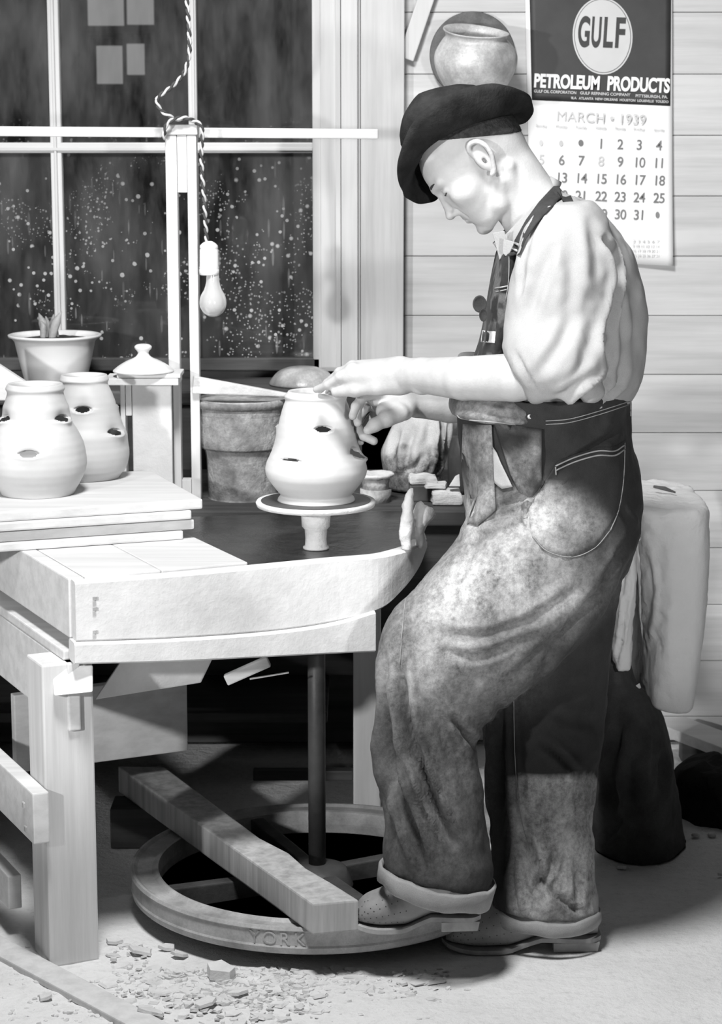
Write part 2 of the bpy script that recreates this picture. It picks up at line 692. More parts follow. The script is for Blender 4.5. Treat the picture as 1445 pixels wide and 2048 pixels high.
M['metal'] = plain('bright_metal', 0.62, 0.1, 30, 0.3)
M['metal'].node_tree.nodes['Principled BSDF'].inputs['Metallic'].default_value = 0.7
M['cordA'] = plain('dark_cord', 0.05, 0.3, 60, 0.8)
M['cordB'] = plain('pale_cord', 0.50, 0.2, 60, 0.8)


def mat_dirt():
    m, nt, bs = newmat('pale_dirt_floor')
    v = coords(nt, rand=False)
    a = noise(nt, v, 3.0, 6, 0.6)
    b = noise(nt, v, 45, 5, 0.7)
    c = ramp(nt, a, [(0.3, 0.66), (0.7, 0.80)])
    c = mixc(nt, math_(nt, 'MULTIPLY', ramp(nt, b, [(0.52, 0.0), (0.72, 1.0)]), 0.35), c, 0.42)
    nt.links.new(c, bs.inputs['Base Color'])
    bs.inputs['Roughness'].default_value = 0.95
    bs.inputs['Specular IOR Level'].default_value = 0.1
    bump(nt, bs, b, 0.6, 0.012)
    return m


def mat_glass():
    """dusty pane: clear sheet, faint sheen, splashed clay specks and runs"""
    m, nt, bs = newmat('splashed_pane')
    out = nt.nodes['Material Output']
    v = coords(nt, rand=True)
    # specks
    def specks(scale, r, thr, stretch=1.0):
        vo = N(nt, 'ShaderNodeTexVoronoi')
        vo.inputs['Scale'].default_value = scale
        vo.inputs['Randomness'].default_value = 1.0
        nt.links.new(coords(nt, (1, 1, stretch), (0, math.radians(-9), 0)), vo.inputs['Vector'])
        sc = N(nt, 'ShaderNodeSeparateColor')
        nt.links.new(vo.outputs['Color'], sc.inputs[0])
        rad = math_(nt, 'MULTIPLY', sc.outputs[1], r)
        on = math_(nt, 'GREATER_THAN', sc.outputs[0], thr)
        lt = math_(nt, 'LESS_THAN', vo.outputs['Distance'], rad)
        return math_(nt, 'MULTIPLY', on, lt)
    tc = N(nt, 'ShaderNodeTexCoord')
    sp = N(nt, 'ShaderNodeSeparateXYZ')
    nt.links.new(tc.outputs['Object'], sp.inputs[0])
    low = N(nt, 'ShaderNodeMapRange')
    low.inputs[1].default_value = 0.35
    low.inputs[2].default_value = -0.3
    nt.links.new(sp.outputs[2], low.inputs[0])
    s1 = specks(70, 0.42, 0.80)
    s2 = specks(150, 0.46, 0.55)
    s2 = math_(nt, 'MULTIPLY', s2, math_(nt, 'GREATER_THAN', noise(nt, v, 7, 3), 0.52))
    st = math_(nt, 'MULTIPLY', specks(75, 0.30, 0.6, 0.13), 0.16)
    s = math_(nt, 'MAXIMUM', math_(nt, 'MAXIMUM', math_(nt, 'MULTIPLY', s1, 0.7), math_(nt, 'MULTIPLY', s2, 0.6)), st)
    s = math_(nt, 'MULTIPLY', s, low.outputs[0])
    film = math_(nt, 'MULTIPLY', ramp(nt, noise(nt, coords(nt, (1, 1, 0.3)), 9, 5, 0.65), [(0.35, 0.02), (0.75, 1.0)]), 0.085)
    fac = math_(nt, 'ADD', s, film, True)
    tr = N(nt, 'ShaderNodeBsdfTransparent')
    tr.inputs[0].default_value = (0.86, 0.86, 0.86, 1)
    gl = N(nt, 'ShaderNodeBsdfGlossy')
    gl.inputs['Roughness'].default_value = 0.04
    fr = N(nt, 'ShaderNodeFresnel')
    fr.inputs[0].default_value = 1.5
    mx1 = N(nt, 'ShaderNodeMixShader')
    nt.links.new(fr.outputs[0], mx1.inputs[0])
    nt.links.new(tr.outputs[0], mx1.inputs[1])
    nt.links.new(gl.outputs[0], mx1.inputs[2])
    df = N(nt, 'ShaderNodeBsdfDiffuse')
    df.inputs[0].default_value = (0.62, 0.62, 0.62, 1)
    mx2 = N(nt, 'ShaderNodeMixShader')
    nt.links.new(fac, mx2.inputs[0])
    nt.links.new(mx1.outputs[0], mx2.inputs[1])
    nt.links.new(df.outputs[0], mx2.inputs[2])
    nt.links.new(mx2.outputs[0], out.inputs[0])
    return m


M['dirt'] = mat_dirt()
M['glass'] = mat_glass()


def mat_bulb():
    m, nt, bs = newmat('frosted_bulb')
    bs.inputs['Base Color'].default_value = (0.6, 0.6, 0.6, 1)
    bs.inputs['Roughness'].default_value = 0.18
    bs.inputs['Transmission Weight'].default_value = 0.25
    return m


M['bulb'] = mat_bulb()

# ================================================================== SETTING
# dirt floor: gently uneven ground
def build_floor():
    xs = np.linspace(-2.6, 2.6, 131)
    ys = np.concatenate([np.linspace(-0.6, 3.3, 20)[:-1], np.linspace(3.3, 4.9, 110), np.linspace(4.9, 5.8, 14)[1:]])
    X, Y = np.meshgrid(xs, ys, indexing='ij')
    p = np.stack([X.ravel(), Y.ravel(), np.zeros(X.size)], 1)
    z = noise3(p, 5, 1, 4) * 0.010
    left = np.clip((0.15 - p[:, 0]) / 0.5, 0, 1) * np.clip((4.15 - p[:, 1]) / 0.3, 0, 1)
    z += noise3(p, 26, 2, 3) * 0.012 * left
    p[:, 2] = np.minimum(z * 0.7 - 0.002, 0.0005)
    n2 = len(ys)
    F_ = [(i * n2 + j, (i + 1) * n2 + j, (i + 1) * n2 + j + 1, i * n2 + j + 1) for i in range(len(xs) - 1) for j in range(n2 - 1)]
    tag(obj('floor', p, F_, M['dirt'], smooth=True), 'pale trodden dirt floor', kind='structure')


build_floor()

WY = 5.45
xw = lambda px, Y=WY, py=500: P(px, py, Y).x
wx0, wx1 = -1.45, xw(722)
zsill = P(400, 742, WY).z
backing = merge(abox(wx0, 1.6, WY + 0.03, WY + 0.07, 0, zsill, 0), abox(wx1, 1.6, WY + 0.03, WY + 0.07, zsill, 2.35, 0),
                abox(wx0, wx1, WY + 0.03, WY + 0.07, 2.25, 2.35, 0))
wall = tag(obj('wall_back', *backing, M['darkwood'], loc=(0, WY, 0)), 'back wall of horizontal pine boards', kind='structure')
zj = P(900, 513, WY).z
dz = zj - P(900, 632, WY).z
for k in range(-6, 12):
    z1 = zj - dz * k
    z0 = z1 - dz + 0.0014
    if z1 < 0.02: continue
    z0 = max(z0, 0.012)
    V, F_ = abox(wx1 - 0.005, 1.58, WY + rnd.uniform(0, 0.0015), WY + 0.03, z0, z1, 0.0015, 1)
    obj('plank', V, F_, M['plank'], wall, loc=(0.2 * k, WY, z0))
    if z1 < zsill - 0.02:
        V, F_ = abox(wx0, wx1 - 0.01, WY, WY + 0.03, z0, z1, 0.0015, 1)
        obj('plank', V, F_, M['plank'], wall, loc=(-0.3 * k, WY, z0))

# broad upright board at the corner of the window
V, F_ = abox(xw(722, 5.40), xw(808, 5.40), 5.40, WY, 0.01, 2.35, 0.003)
tag(obj('trim_1', V, F_, M['post'], loc=(xw(760), 5.40, 0)), 'broad upright pine board beside the window', kind='structure')
# slanting brace nailed to the boards, top right of the window
a, b = P(812, 118, 5.435), P(872, -60, 5.435)
V, F_ = stick(a, b, 0.040, 0.022, (0, 1, 0))
tag(obj('trim_2', V, F_, M['white'] if False else M['paint'], loc=tuple(a)), 'slanting pale brace nailed to the wall', kind='structure')

# window
win = tag(obj('window_1', *abox(xw(683, 5.41), xw(716, 5.41), 5.415, WY + 0.02, zsill - 0.03, 2.25, 0.003), M['paint'], loc=(xw(700), 5.41, zsill)),
          'many-paned wooden window with clay-splashed glass', kind='structure')
obj('casing_bead', *abox(xw(672, 5.42), xw(682, 5.42), 5.425, WY + 0.02, zsill, 2.25, 0.002), M['paint'], win)
obj('casing_bead', *abox(xw(716.5, 5.42), xw(721, 5.42), 5.43, WY + 0.02, zsill, 2.25, 0.001), M['paint'], win)
obj('jamb', *abox(xw(642, 5.44), xw(674, 5.44), 5.442, WY + 0.03, zsill, 2.25, 0.002), M['paint'], win)
obj('sash_stile', *abox(xw(626, 5.445), xw(643, 5.445), 5.446, WY + 0.03, zsill, 2.25, 0.003), M['paint'], win)
zm0, zm1 = P(400, 306, WY).z, P(400, 285, WY).z
zb = P(500, 716, WY).z
obj('sash_rail', *abox(wx0, xw(627), 5.446, WY + 0.03, zm0, zm1, 0.003), M['painth'], win)
obj('sash_rail', *abox(wx0, xw(640), 5.446, WY + 0.03, zsill + 0.001, zb, 0.003), M['darkwood'], win)  # bottom rail: the shadow on it is put into its dark colour
obj('rail_bead', *abox(wx0, xw(626), 5.438, 5.447, zm0 + 0.006, zm0 + 0.013, 0.001), M['painth'], win)
for pa, pb in ((106, 128), (381, 398), (-170, -150)):
    obj('muntin', *abox(xw(pa), xw(pb), 5.447, WY + 0.03, zb, 2.25, 0.003), M['paint'], win)
    obj('muntin_bead', *abox(xw(pa + 8), xw(pa + 13), 5.440, 5.448, zb, 2.25, 0.001), M['paint'], win)
cols = [(-149, 106), (128, 381), (398, 627), (-430, -170)]
zc = P(400, 505, WY).z
for pa, pb in cols:
    for z0, z1 in ((zb, zm0), (zm1, 2.25)):
        V, F_ = abox(xw(pa) - 0.002, xw(pb) + 0.002, WY + 0.012, WY + 0.015, z0 - 0.002, z1 + 0.002, 0)
        obj('pane', V, F_, M['glass'], win, loc=((xw(pa) + xw(pb)) / 2, WY + 0.012, zc))
# sill board inside the window
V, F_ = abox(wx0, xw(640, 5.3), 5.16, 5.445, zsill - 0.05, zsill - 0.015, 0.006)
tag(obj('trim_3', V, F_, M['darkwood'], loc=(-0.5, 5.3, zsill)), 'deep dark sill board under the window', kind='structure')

# the yard outside: a made-up hut whose glowing panes stand in for glass reflections
def outside():
    g = tag(obj('ground_outside', [(-6, 5.6, -0.3), (6, 5.6, -0.3), (6, 14, -0.3), (-6, 14, -0.3)], [(0, 1, 2, 3)], M['earth']), 'dark yard beyond the window', kind='structure')
    m, nt, bs = newmat('reflection_glow')
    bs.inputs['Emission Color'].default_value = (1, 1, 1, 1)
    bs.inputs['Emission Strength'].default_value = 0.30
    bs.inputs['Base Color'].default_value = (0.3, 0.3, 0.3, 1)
    m2 = plain('standin_boards', 0.11, 0.4, 2.5, 0.9)
    t = thing('standin_shed', (-1.3, 8.6, -0.3), 'made-up dim hut whose glowing panes stand in for reflections in the upper panes', 'standin_shed')
    Y = 8.6
    a, b = P(-260, 470, Y), P(560, -300, Y)
    V, F_ = abox(a.x, b.x, Y, Y + 1.5, -0.3, b.z, 0.01)
    obj('standin_wall', V, F_, m2, t)
    V, F_ = hexa([(a.x - 0.1, Y - 0.15, b.z), (b.x + 0.1, Y - 0.15, b.z), (b.x + 0.1, Y + 1.6, b.z), (a.x - 0.1, Y + 1.6, b.z)],
                 [(a.x - 0.1, Y + 0.6, b.z + 0.5), (b.x + 0.1, Y + 0.6, b.z + 0.5), (b.x + 0.1, Y + 0.8, b.z + 0.5), (a.x - 0.1, Y + 0.8, b.z + 0.5)], 0.01)
    obj('standin_roof', V, F_, M['darkwood'], t)
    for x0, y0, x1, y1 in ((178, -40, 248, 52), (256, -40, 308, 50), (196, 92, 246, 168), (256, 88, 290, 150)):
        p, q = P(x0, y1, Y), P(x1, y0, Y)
        f = obj('standin_frame', *abox(p.x - 0.03, q.x + 0.03, Y - 0.02, Y, p.z - 0.03, q.z + 0.03, 0.004), M['darkwood'], t)
        obj('reflection_pane', *abox(p.x, q.x, Y - 0.03, Y - 0.021, p.z, q.z, 0.002), m, f)


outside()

# ================================================================== BACK BENCH along the wall
bench = thing('work_bench', (-0.5, 4.78, 0), 'long dark work bench along the back wall, under the window', 'bench')
BZ = 0.75
for k, (y0, y1) in enumerate(((4.74, 4.93), (4.935, 5.13), (5.135, 5.33))):
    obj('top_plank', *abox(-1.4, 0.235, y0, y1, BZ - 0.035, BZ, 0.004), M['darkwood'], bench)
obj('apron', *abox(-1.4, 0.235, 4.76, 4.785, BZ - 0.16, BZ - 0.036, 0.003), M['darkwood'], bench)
tag(obj('added_shade_board', *abox(-1.4, 0.232, 5.40, 5.448, 0.02, P(800, 772, 5.40).z, 0.003), M['darkwood'], loc=(-0.5, 5.4, 0)), 'added dark boarding that puts shade on the wall below the window sill', kind='structure')  # added board; its dark colour stands in for shade on the wall
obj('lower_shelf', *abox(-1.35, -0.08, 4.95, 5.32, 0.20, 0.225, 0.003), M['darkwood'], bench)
obj('added_shade_panel', *abox(-1.4, 0.22, 5.30, 5.32, 0.226, BZ - 0.04, 0.002), M['darkwood'], bench)  # dark panel added to stand in for the deep shade under the bench
la, lb = P(707, 1500, 4.79), P(762, 1500, 4.79)
lg = obj('leg', *abox(la.x, lb.x, 4.785, 4.86, 0.0, BZ - 0.16, 0.004), M['rawz'], bench)
obj('leg', *abox(-1.38, -1.31, 4.785, 4.86, 0.0, BZ - 0.16, 0.004), M['rawz'], bench)
obj('leg', *abox(la.x, lb.x, 5.22, 5.29, 0.0, BZ - 0.036, 0.004), M['darkwood'], bench)
obj('stretcher', *abox(-0.25, la.x - 0.001, 4.80, 4.83, P(680, 1562, 4.8).z, P(680, 1542, 4.8).z, 0.003), M['darkwood'], bench)

# ================================================================== WHEEL TABLE
e1 = np.array((0.9026, 0.4305))
e2 = np.array((-0.4305, 0.9026))
Lp = PZ(150, 1165, 0.757)
L0 = np.array((Lp.x, Lp.y))


def T(s, t, z):
    q = L0 + e1 * s + e2 * t
    return Vector((q[0], q[1], z))


def tbox(s0, s1, t0, t1, z0, z1, bevel=0.003):
    return hexa([T(s0, t0, z0), T(s1, t0, z0), T(s1, t1, z0), T(s0, t1, z0)],
                [T(s0, t0, z1), T(s1, t0, z1), T(s1, t1, z1), T(s0, t1, z1)], bevel)


def slab_path(pts, th):
    """board standing on a plan path: pts (X, Y, zbottom, ztop), thickness th towards the back"""
    pts = [tuple(p) for p in cr(pts, 6)]
    n = len(pts)
    V = []
    for i, (x, y, zb_, zt) in enumerate(pts):
        a, b = pts[max(i - 1, 0)], pts[min(i + 1, n - 1)]
        d = np.array((b[0] - a[0], b[1] - a[1]))
        d /= np.linalg.norm(d)
        nx, ny = -d[1] * th, d[0] * th
        r = 0.004
        V += [(x, y, zb_ + r), (x, y, zt - r), (x + nx * .12, y + ny * .12, zt), (x + nx * .88, y + ny * .88, zt), (x + nx, y + ny, zt - r),
              (x + nx, y + ny, zb_ + r), (x + nx * .88, y + ny * .88, zb_), (x + nx * .12, y + ny * .12, zb_)]
    F_ = []
    for i in range(n - 1):
        for k in range(8):
            k2 = (k + 1) % 8
            F_.append((i * 8 + k, (i + 1) * 8 + k, (i + 1) * 8 + k2, i * 8 + k2))
    F_ += [tuple(range(8)), tuple((n - 1) * 8 + k for k in range(8))[::-1]]
    return fixn(V, F_)


tab = thing('wheel_table', (Lp.x, Lp.y, 0), 'rough clay-washed wheel table with thick white front board', 'table')
path = []
for px, yt, yb in ((150, 1165, 1284), (340, 1151, 1277), (526, 1134, 1264), (660, 1121, 1246), (757, 1113, 1222), (805, 1103, 1184), (838, 1092, 1140), (855, 1080, 1098)):
    q = PZ(px, yt, 0.757)
    path.append((q.x, q.y, P(px, yb, q.y).z, 0.757))
obj('front_board', *slab_path(path, 0.035), M['clayboard'], tab)
path2 = []
for px, yt, yb, dy in ((66, 1262, 1296, 0.0), (150, 1286, 1330, 0.0), (340, 1279, 1325, 0.0), (526, 1266, 1316, 0), (660, 1248, 1309, 0), (752, 1222, 1305, 0)):
    q = PZ(px, {66: 1150, 150: 1165, 340: 1151, 526: 1134, 660: 1121, 752: 1113.5}[px], 0.757)
    yy = q.y - 0.012
    if px == 66: yy = 4.05
    path2.append((P(px, yb, yy).x, yy, P(px, yb, yy).z, P(px, yt, yy).z - 0.001))
path2 = path2[1:]
obj('lower_board', *slab_path(path2, 0.05), M['clayboard'], tab)
obj('side_board', *tbox(-0.001, 0.03, 0.037, 0.86, 0.642, 0.757), M['raw'], tab)
obj('side_ledge', *tbox(-0.012, 0.05, 0.045, 0.86, 0.598, 0.617), M['raw'], tab)
obj('side_apron', *tbox(-0.012, 0.012, 0.02, 0.86, 0.465, 0.597), M['raw'], tab)
obj('top_plank', *tbox(0.032, 0.185, 0.037, 0.86, 0.732, 0.7565), M['raw'], tab)
obj('top_plank', *tbox(0.1858, 0.365, 0.037, 0.86, 0.732, 0.7570), M['raw'], tab)
# wet pan around the shaft
ins = [(x - 0.0, y + 0.037) for x, y, _, _ in path]
pan = [tuple(T(0.367, 0.04, 0)[:2])] + [q for q in ins if q[0] > T(0.367, 0.04, 0).x + 0.02] + [(0.125, 4.735), tuple(T(0.367, 0.60, 0)[:2])]
n = len(pan)
V, F_ = hexa([(x, y, 0.728) for x, y in pan], [(x, y, 0.752) for x, y in pan], 0)
obj('splash_pan', V, F_, M['wet'], tab)
# front left leg and its rails
lc = PZ(100, 1932, 0)
lq = np.array((lc.x, lc.y)) - L0
ls, lt = float(lq @ e1), float(lq @ e2)
obj('leg', *tbox(ls, ls + 0.10, lt, lt + 0.10, -0.005, 0.597, 0.004), M['rawz'], tab)
obj('leg', *tbox(ls, ls + 0.08, 0.76, 0.84, -0.005, 0.597, 0.004), M['rawz'], tab)
obj('side_rail', *tbox(ls - 0.034, ls - 0.002, lt - 0.03, 0.85, P(124, 1690, 3.9).z, P(124, 1588, 3.9).z), M['raw'], tab)
obj('side_rail', *tbox(ls - 0.03, ls - 0.002, 0.2, 0.85, 0.06, 0.13), M['raw'], tab)
r1 = obj('middle_board', *tbox(0.02, 0.41, 0.50, 0.525, 0.245, 0.415), M['raw'], tab)  # cut short where a shadow begins: the shade is put into the shape
obj('corner_block', *hexa([P(108, 1392, 3.93), P(186, 1384, 3.93), P(186, 1378, 4.02), P(108, 1386, 4.02)],
                          [P(103, 1333, 3.965), P(186, 1330, 3.965), P(186, 1330, 4.03), P(103, 1333, 4.03)], 0.004), M['clayboard'], tab)
q = [P(190, 1400, 4.10), P(240, 1326, 4.10), P(425, 1318, 4.19), P(402, 1366, 4.19)]
obj('ledger', *hexa(q, [Vector(v) + Vector((0.0, 0.03, 0)) for v in q], 0.003), M['clayboard'], tab)
obj('bracket', *stick(P(452, 1360, 4.22), P(538, 1322, 4.22), 0.022, 0.02), M['raw'], tab)
obj('wire_hook', *tube([P(500, 1358, 4.2), P(560, 1348, 4.2), P(578, 1345, 4.2)], 0.002, 6), M['metal'], tab)
for px, py in ((189, 1197), (189, 1218), (189, 1264)):
    q = PZ(px, 1163, 0.757)
    c = P(px, py, q.y - 0.001)
    obj('nail_head', *obox(c, (0.0035 * e1[0], 0.0035 * e1[1], 0), (0.0014 * e2[0], 0.0014 * e2[1], 0), (0, 0, 0.0035), 0.0005, 1), M['iron'], tab)
for px, py in ((48, 1610), (72, 1655)):
    c = P(px, py, 3.95)
    sc = (np.array((c.x, c.y)) - L0) @ e2
    q = T(ls - 0.0345, sc, c.z)
    obj('nail_head', *obox(q, (0.003 * e1[0], 0.003 * e1[1], 0), (0.006 * e2[0], 0.006 * e2[1], 0), (0, 0, 0.006), 0.001, 1), M['iron'], tab)

# ================================================================== POTTER'S WHEEL
WX, WYc = P(632, 990, 4.29).x, 4.29
wh = thing('potters_wheel', (WX, WYc, 0), "kick wheel with a small clay-smeared head and a heavy iron-rimmed flywheel", 'potters wheel')
hz = P(632, 1003, WYc).z
obj('wheel_head', *lathe((WX, WYc, hz), [(0.001, -0.012), (0.10, -0.012), (0.119, -0.008), (0.1215, -0.001), (0.119, 0.003), (0.112, 0.002), (0.001, 0.001)], 72),
    M['claydry'], wh, smooth=True)
obj('slip_film', *lathe((WX, WYc, hz), [(0.001, 0.0012), (0.111, 0.0022), (0.111, 0.0032), (0.001, 0.0032)], 64), M['irondark'], wh)
cb = 0.753
ct = hz - 0.0125
obj('collar', *lathe((WX, WYc, 0), [(0.001, cb), (0.026, cb), (0.0265, cb + 0.004), (0.0225, cb + 0.006), (0.0215, cb + 0.02), (0.023, cb + 0.04), (0.0285, cb + 0.046),
                                     (0.030, cb + 0.07), (0.0285, ct), (0.001, ct)], 40), M['claydry'], wh, smooth=True)
obj('shaft', *lathe((WX, WYc, 0), [(0.001, 0.0), (0.018, 0.0), (0.018, 0.725), (0.001, 0.725)], 24), M['irondark'], wh, smooth=True)
FR = 0.385
fy = obj('flywheel_rim', *lathe((WX, WYc, 0), [(FR - 0.055, 0.040), (FR - 0.004, 0.036), (FR, 0.040), (FR + 0.002, 0.050), (FR, 0.054), (FR, 0.082), (FR + 0.003, 0.085), (FR, 0.091), (FR - 0.005, 0.091),
                                               (FR - 0.012, 0.086), (FR - 0.042, 0.084), (FR - 0.050, 0.090), (FR - 0.055, 0.088), (FR - 0.057, 0.060), (FR - 0.055, 0.040)], 128),
         M['iron'], wh, smooth=False)
obj('hub', *lathe((WX, WYc, 0), [(0.001, 0.012), (0.075, 0.012), (0.08, 0.03), (0.06, 0.075), (0.03, 0.085), (0.001, 0.085)], 40), M['irondark'], wh, smooth=True)
for k in range(4):
    a = math.radians(25 + 90 * k)
    d = Vector((math.cos(a), math.sin(a), 0))
    obj('spoke', *stick(Vector((WX, WYc, 0.05)) + d * 0.06, Vector((WX, WYc, 0.058)) + d * (FR - 0.05), 0.03, 0.05, (0, 0, 1)), M['irondark'], wh)
def to_mesh(o):
    bpy.context.view_layer.update()
    dg = bpy.context.evaluated_depsgraph_get()
    me = bpy.data.meshes.new_from_object(o.evaluated_get(dg))
    n = bpy.data.objects.new('t', me)
    COL.objects.link(n)
    n.rotation_euler, n.scale = o.rotation_euler, o.scale
    nm = o.name.split('.')[0]
    bpy.data.objects.remove(o)
    n.name = nm
    me.name = nm
    return n


# raised letters cast on the rim
def rim_text(s, a0, step):
    for k, chh in enumerate(s):
        if chh == ' ': continue
        cu = bpy.data.curves.new('cast_letter', 'FONT')
        cu.body = chh
        cu.size = 0.036
        cu.extrude = 0.0012
        cu.align_x = 'CENTER'
        cu.materials.append(M['irondark'] if False else M['metal'])
        o = bpy.data.objects.new('cast_letter', cu)
        COL.objects.link(o)
        a = a0 + step * k
        cu.materials[0] = M['iron']
        o = to_mesh(o)
        o.parent = wh
        o.location = (math.cos(a) * (FR + 0.0005), math.sin(a) * (FR + 0.0005), 0.056)
        o.rotation_euler = (math.pi / 2, 0, a + math.pi / 2)


rim_text('YORK', math.radians(-107), math.radians(4.4))

# foot beam lying over the flywheel
zt_, zb_ = 0.156, 0.094
pts = [PZ(626, 1808, zt_), PZ(718, 1800, zt_), PZ(664, 1766, zt_), PZ(612, 1736, zt_), PZ(578, 1706, zt_), PZ(520, 1676, zt_), PZ(330, 1534, zt_), PZ(236, 1532, zt_)]
V, F_ = hexa([(p.x, p.y, zb_) for p in pts], [tuple(p) for p in pts], 0.004)
fbm = tag(obj('foot_beam', V, F_, M['bar'], loc=(pts[0].x, pts[0].y, zb_)), 'worn wooden foot beam with notched end lying across the flywheel', 'beam')
c = PZ(283, 1533, zt_)
V, F_ = abox(c.x - 0.06, c.x + 0.10, c.y - 0.12, c.y - 0.02, 0.0, zb_ - 0.0005, 0.004)
tag(obj('wood_block', V, F_, M['darkwood'], loc=(c.x, c.y, 0)), 'dark wooden block propping far end of the foot beam', 'block')


# ================================================================== POTS
def strawberry_jar(name, cx, Y, prof, slits, label, group, zbase, mat, n=240):
    """prof: (py, half-width px) top to bottom; slits: (angle deg, py, half-width m, half-height m, press, lip)"""
    s = SCL(Y, zbase + 0.1)
    C = P(cx, prof[-1][0], Y)
    pr = cr(prof, 14)
    zs, rs = [], []
    ztop = P(cx, prof[0][0], Y).z
    for py, hw in pr:
        zs.append(P(cx, py, Y).z - P(cx, prof[-1][0], Y).z)
        rs.append(hw / s)
    zs, rs = np.array(zs)[::-1], np.array(rs)[::-1]
    # densify
    zz = np.linspace(0, zs[-1], 150)
    rr = np.interp(zz, zs, rs)
    V, m = [], len(zz)
    th = 2 * np.pi * np.arange(n) / n - np.pi / 2
    A, Zg = np.meshgrid(th, zz)
    Rg = np.repeat(rr[:, None], n, 1)
    Rg = Rg * (1 + 0.0012 * np.sin(Zg * 420))
    dead = np.zeros(Rg.shape, bool)
    for ang, py, hw, hh, press, lip in slits:
        z0 = P(cx, py, Y).z - P(cx, prof[-1][0], Y).z
        a0 = math.radians(ang) - math.pi / 2
        da = (A - a0 + np.pi) % (2 * np.pi) - np.pi
        x = da * Rg
        z = Zg - z0
        e = np.clip(1 - (x / hw) ** 2, 0, 1)
        up = z > 0
        w = np.exp(-(x / (hw * 0.95)) ** 2)
        Rg = Rg - np.where(up, press * w * np.exp(-np.abs(z - 0.004) / 0.016), 0)
        Rg = Rg + np.where(~up, lip * w * np.exp(-np.abs(z + hh) / 0.010), 0)
        ins_ = (x / hw) ** 2 + (z / (hh * 1.2)) ** 2
        Rg = Rg - np.where(ins_ < 1.0, 0.006, 0)
        dead |= ins_ < 0.72
    for i in range(m):
        for k in range(n):
            V.append((C.x + Rg[i, k] * math.cos(A[i, k]), Y + Rg[i, k] * math.sin(A[i, k]), zbase + Zg[i, k]))
    # rolled rim and inside of the neck
    rt = rr[-1]
    extra = [(rt - 0.002, zz[-1] + 0.003), (rt - 0.006, zz[-1] + 0.003), (rt - 0.009, zz[-1]), (rt - 0.010, zz[-1] - 0.03), (rt - 0.004, zz[-1] - 0.06)]
    for r, z in extra:
        for k in range(n):
            V.append((C.x + r * math.cos(th[k]), Y + r * math.sin(th[k]), zbase + z))
    F_ = []
    tot = m + len(extra)
    for i in range(tot - 1):
        for k in range(n):
            k2 = (k + 1) % n
            if i + 1 < m and dead[i, k] and dead[i + 1, k] and dead[i, k2] and dead[i + 1, k2]: continue
            F_.append((i * n + k, i * n + k2, (i + 1) * n + k2, (i + 1) * n + k))
    F_.append(tuple(range(n))[::-1])
    o = obj(name, V, F_, mat, loc=(C.x, Y, zbase), smooth=True)
    return tag(o, label, 'pot', group)


# pot on the wheel
profw = [(786, 57), (793, 63), (801, 61), (815, 66), (835, 72), (860, 78), (885, 83), (905, 90), (925, 99), (940, 102), (953, 99), (968, 89), (982, 78), (990, 72), (996, 76), (1001, 78)]
strawberry_jar('strawberry_jar', 633, WYc, profw,
               [(13, 851, 0.021, 0.0055, 0.012, 0.005), (-35, 911, 0.030, 0.0022, 0.008, 0.004), (68, 903, 0.022, 0.010, 0.010, 0.020), (150, 850, 0.02, 0.006, 0.01, 0.01), (-110, 850, 0.02, 0.006, 0.01, 0.01)],
               'wet strawberry jar being pinched into shape on the wheel head', 'strawberry jars', hz + 0.0035, M['clay'])

# boards under the finished jars
bz = 0.757
fl, fr = PZ(0, 1105, bz), PZ(372, 1079, bz)
bd = np.array((fr.x - fl.x, fr.y - fl.y)); bd /= np.linalg.norm(bd)
bn = np.array((-bd[1], bd[0]))


def boardbox(s0, s1, t0, t1, z0, z1):
    o = np.array((fr.x, fr.y))
    g = lambda s, t, z: tuple(o + bd * s + bn * t) + (z,)
    return hexa([g(s0, t0, z0), g(s1, t0, z0), g(s1, t1, z0), g(s0, t1, z0)], [g(s0, t0, z1), g(s1, t0, z1), g(s1, t1, z1), g(s0, t1, z1)], 0.004)


def ware_board(z0, s1, t0, label):
    c = Vector((fr.x + bd[0] * (s1 - 0.35), fr.y + bd[1] * (s1 - 0.35), z0))
    t = thing('ware_board', c, label, 'board', 'stacked ware boards')
    obj('board', *boardbox(-0.95, s1, t0 + 0.004, t0 + 0.41, z0 + 0.019, z0 + 0.040), M['raw'], t)
    obj('cleat', *boardbox(-0.95, s1 - 0.025, t0, t0 + 0.035, z0, z0 + 0.0185), M['raw'], t)
    obj('cleat', *boardbox(-0.95, s1 - 0.03, t0 + 0.37, t0 + 0.408, z0, z0 + 0.0185), M['raw'], t)
    return t


ware_board(bz + 0.0005, 0.02, 0.0, 'lower of the two stacked ware boards, lying on the wheel table')
ware_board(bz + 0.044, 0.035, -0.012, 'upper stacked ware board carrying two finished strawberry jars')
bt = bz + 0.0845
YL = PZ(82, 986, bt).y
profl = [(771, 56), (778, 59), (786, 56), (800, 60), (815, 66), (828, 68), (845, 72), (862, 82), (885, 93), (910, 98), (928, 99), (945, 95), (965, 85), (980, 76), (987, 73)]
strawberry_jar('strawberry_jar', 76, YL, profl,
               [(-2, 897, 0.024, 0.0065, 0.013, 0.006), (62, 834, 0.024, 0.006, 0.010, 0.012), (-62, 834, 0.024, 0.006, 0.010, 0.012), (130, 895, 0.02, 0.006, 0.01, 0.008), (-120, 895, 0.02, 0.006, 0.01, 0.008)],
               'front strawberry jar on the ware boards, cut off by the picture edge', 'strawberry jars', bt, M['clay'])
YR = PZ(176, 954, bt).y
profr = [(757, 47), (764, 49), (772, 47), (790, 55), (806, 61), (820, 65), (838, 70), (856, 76), (872, 83), (890, 85), (908, 87), (925, 85), (942, 79), (952, 70), (959, 66)]
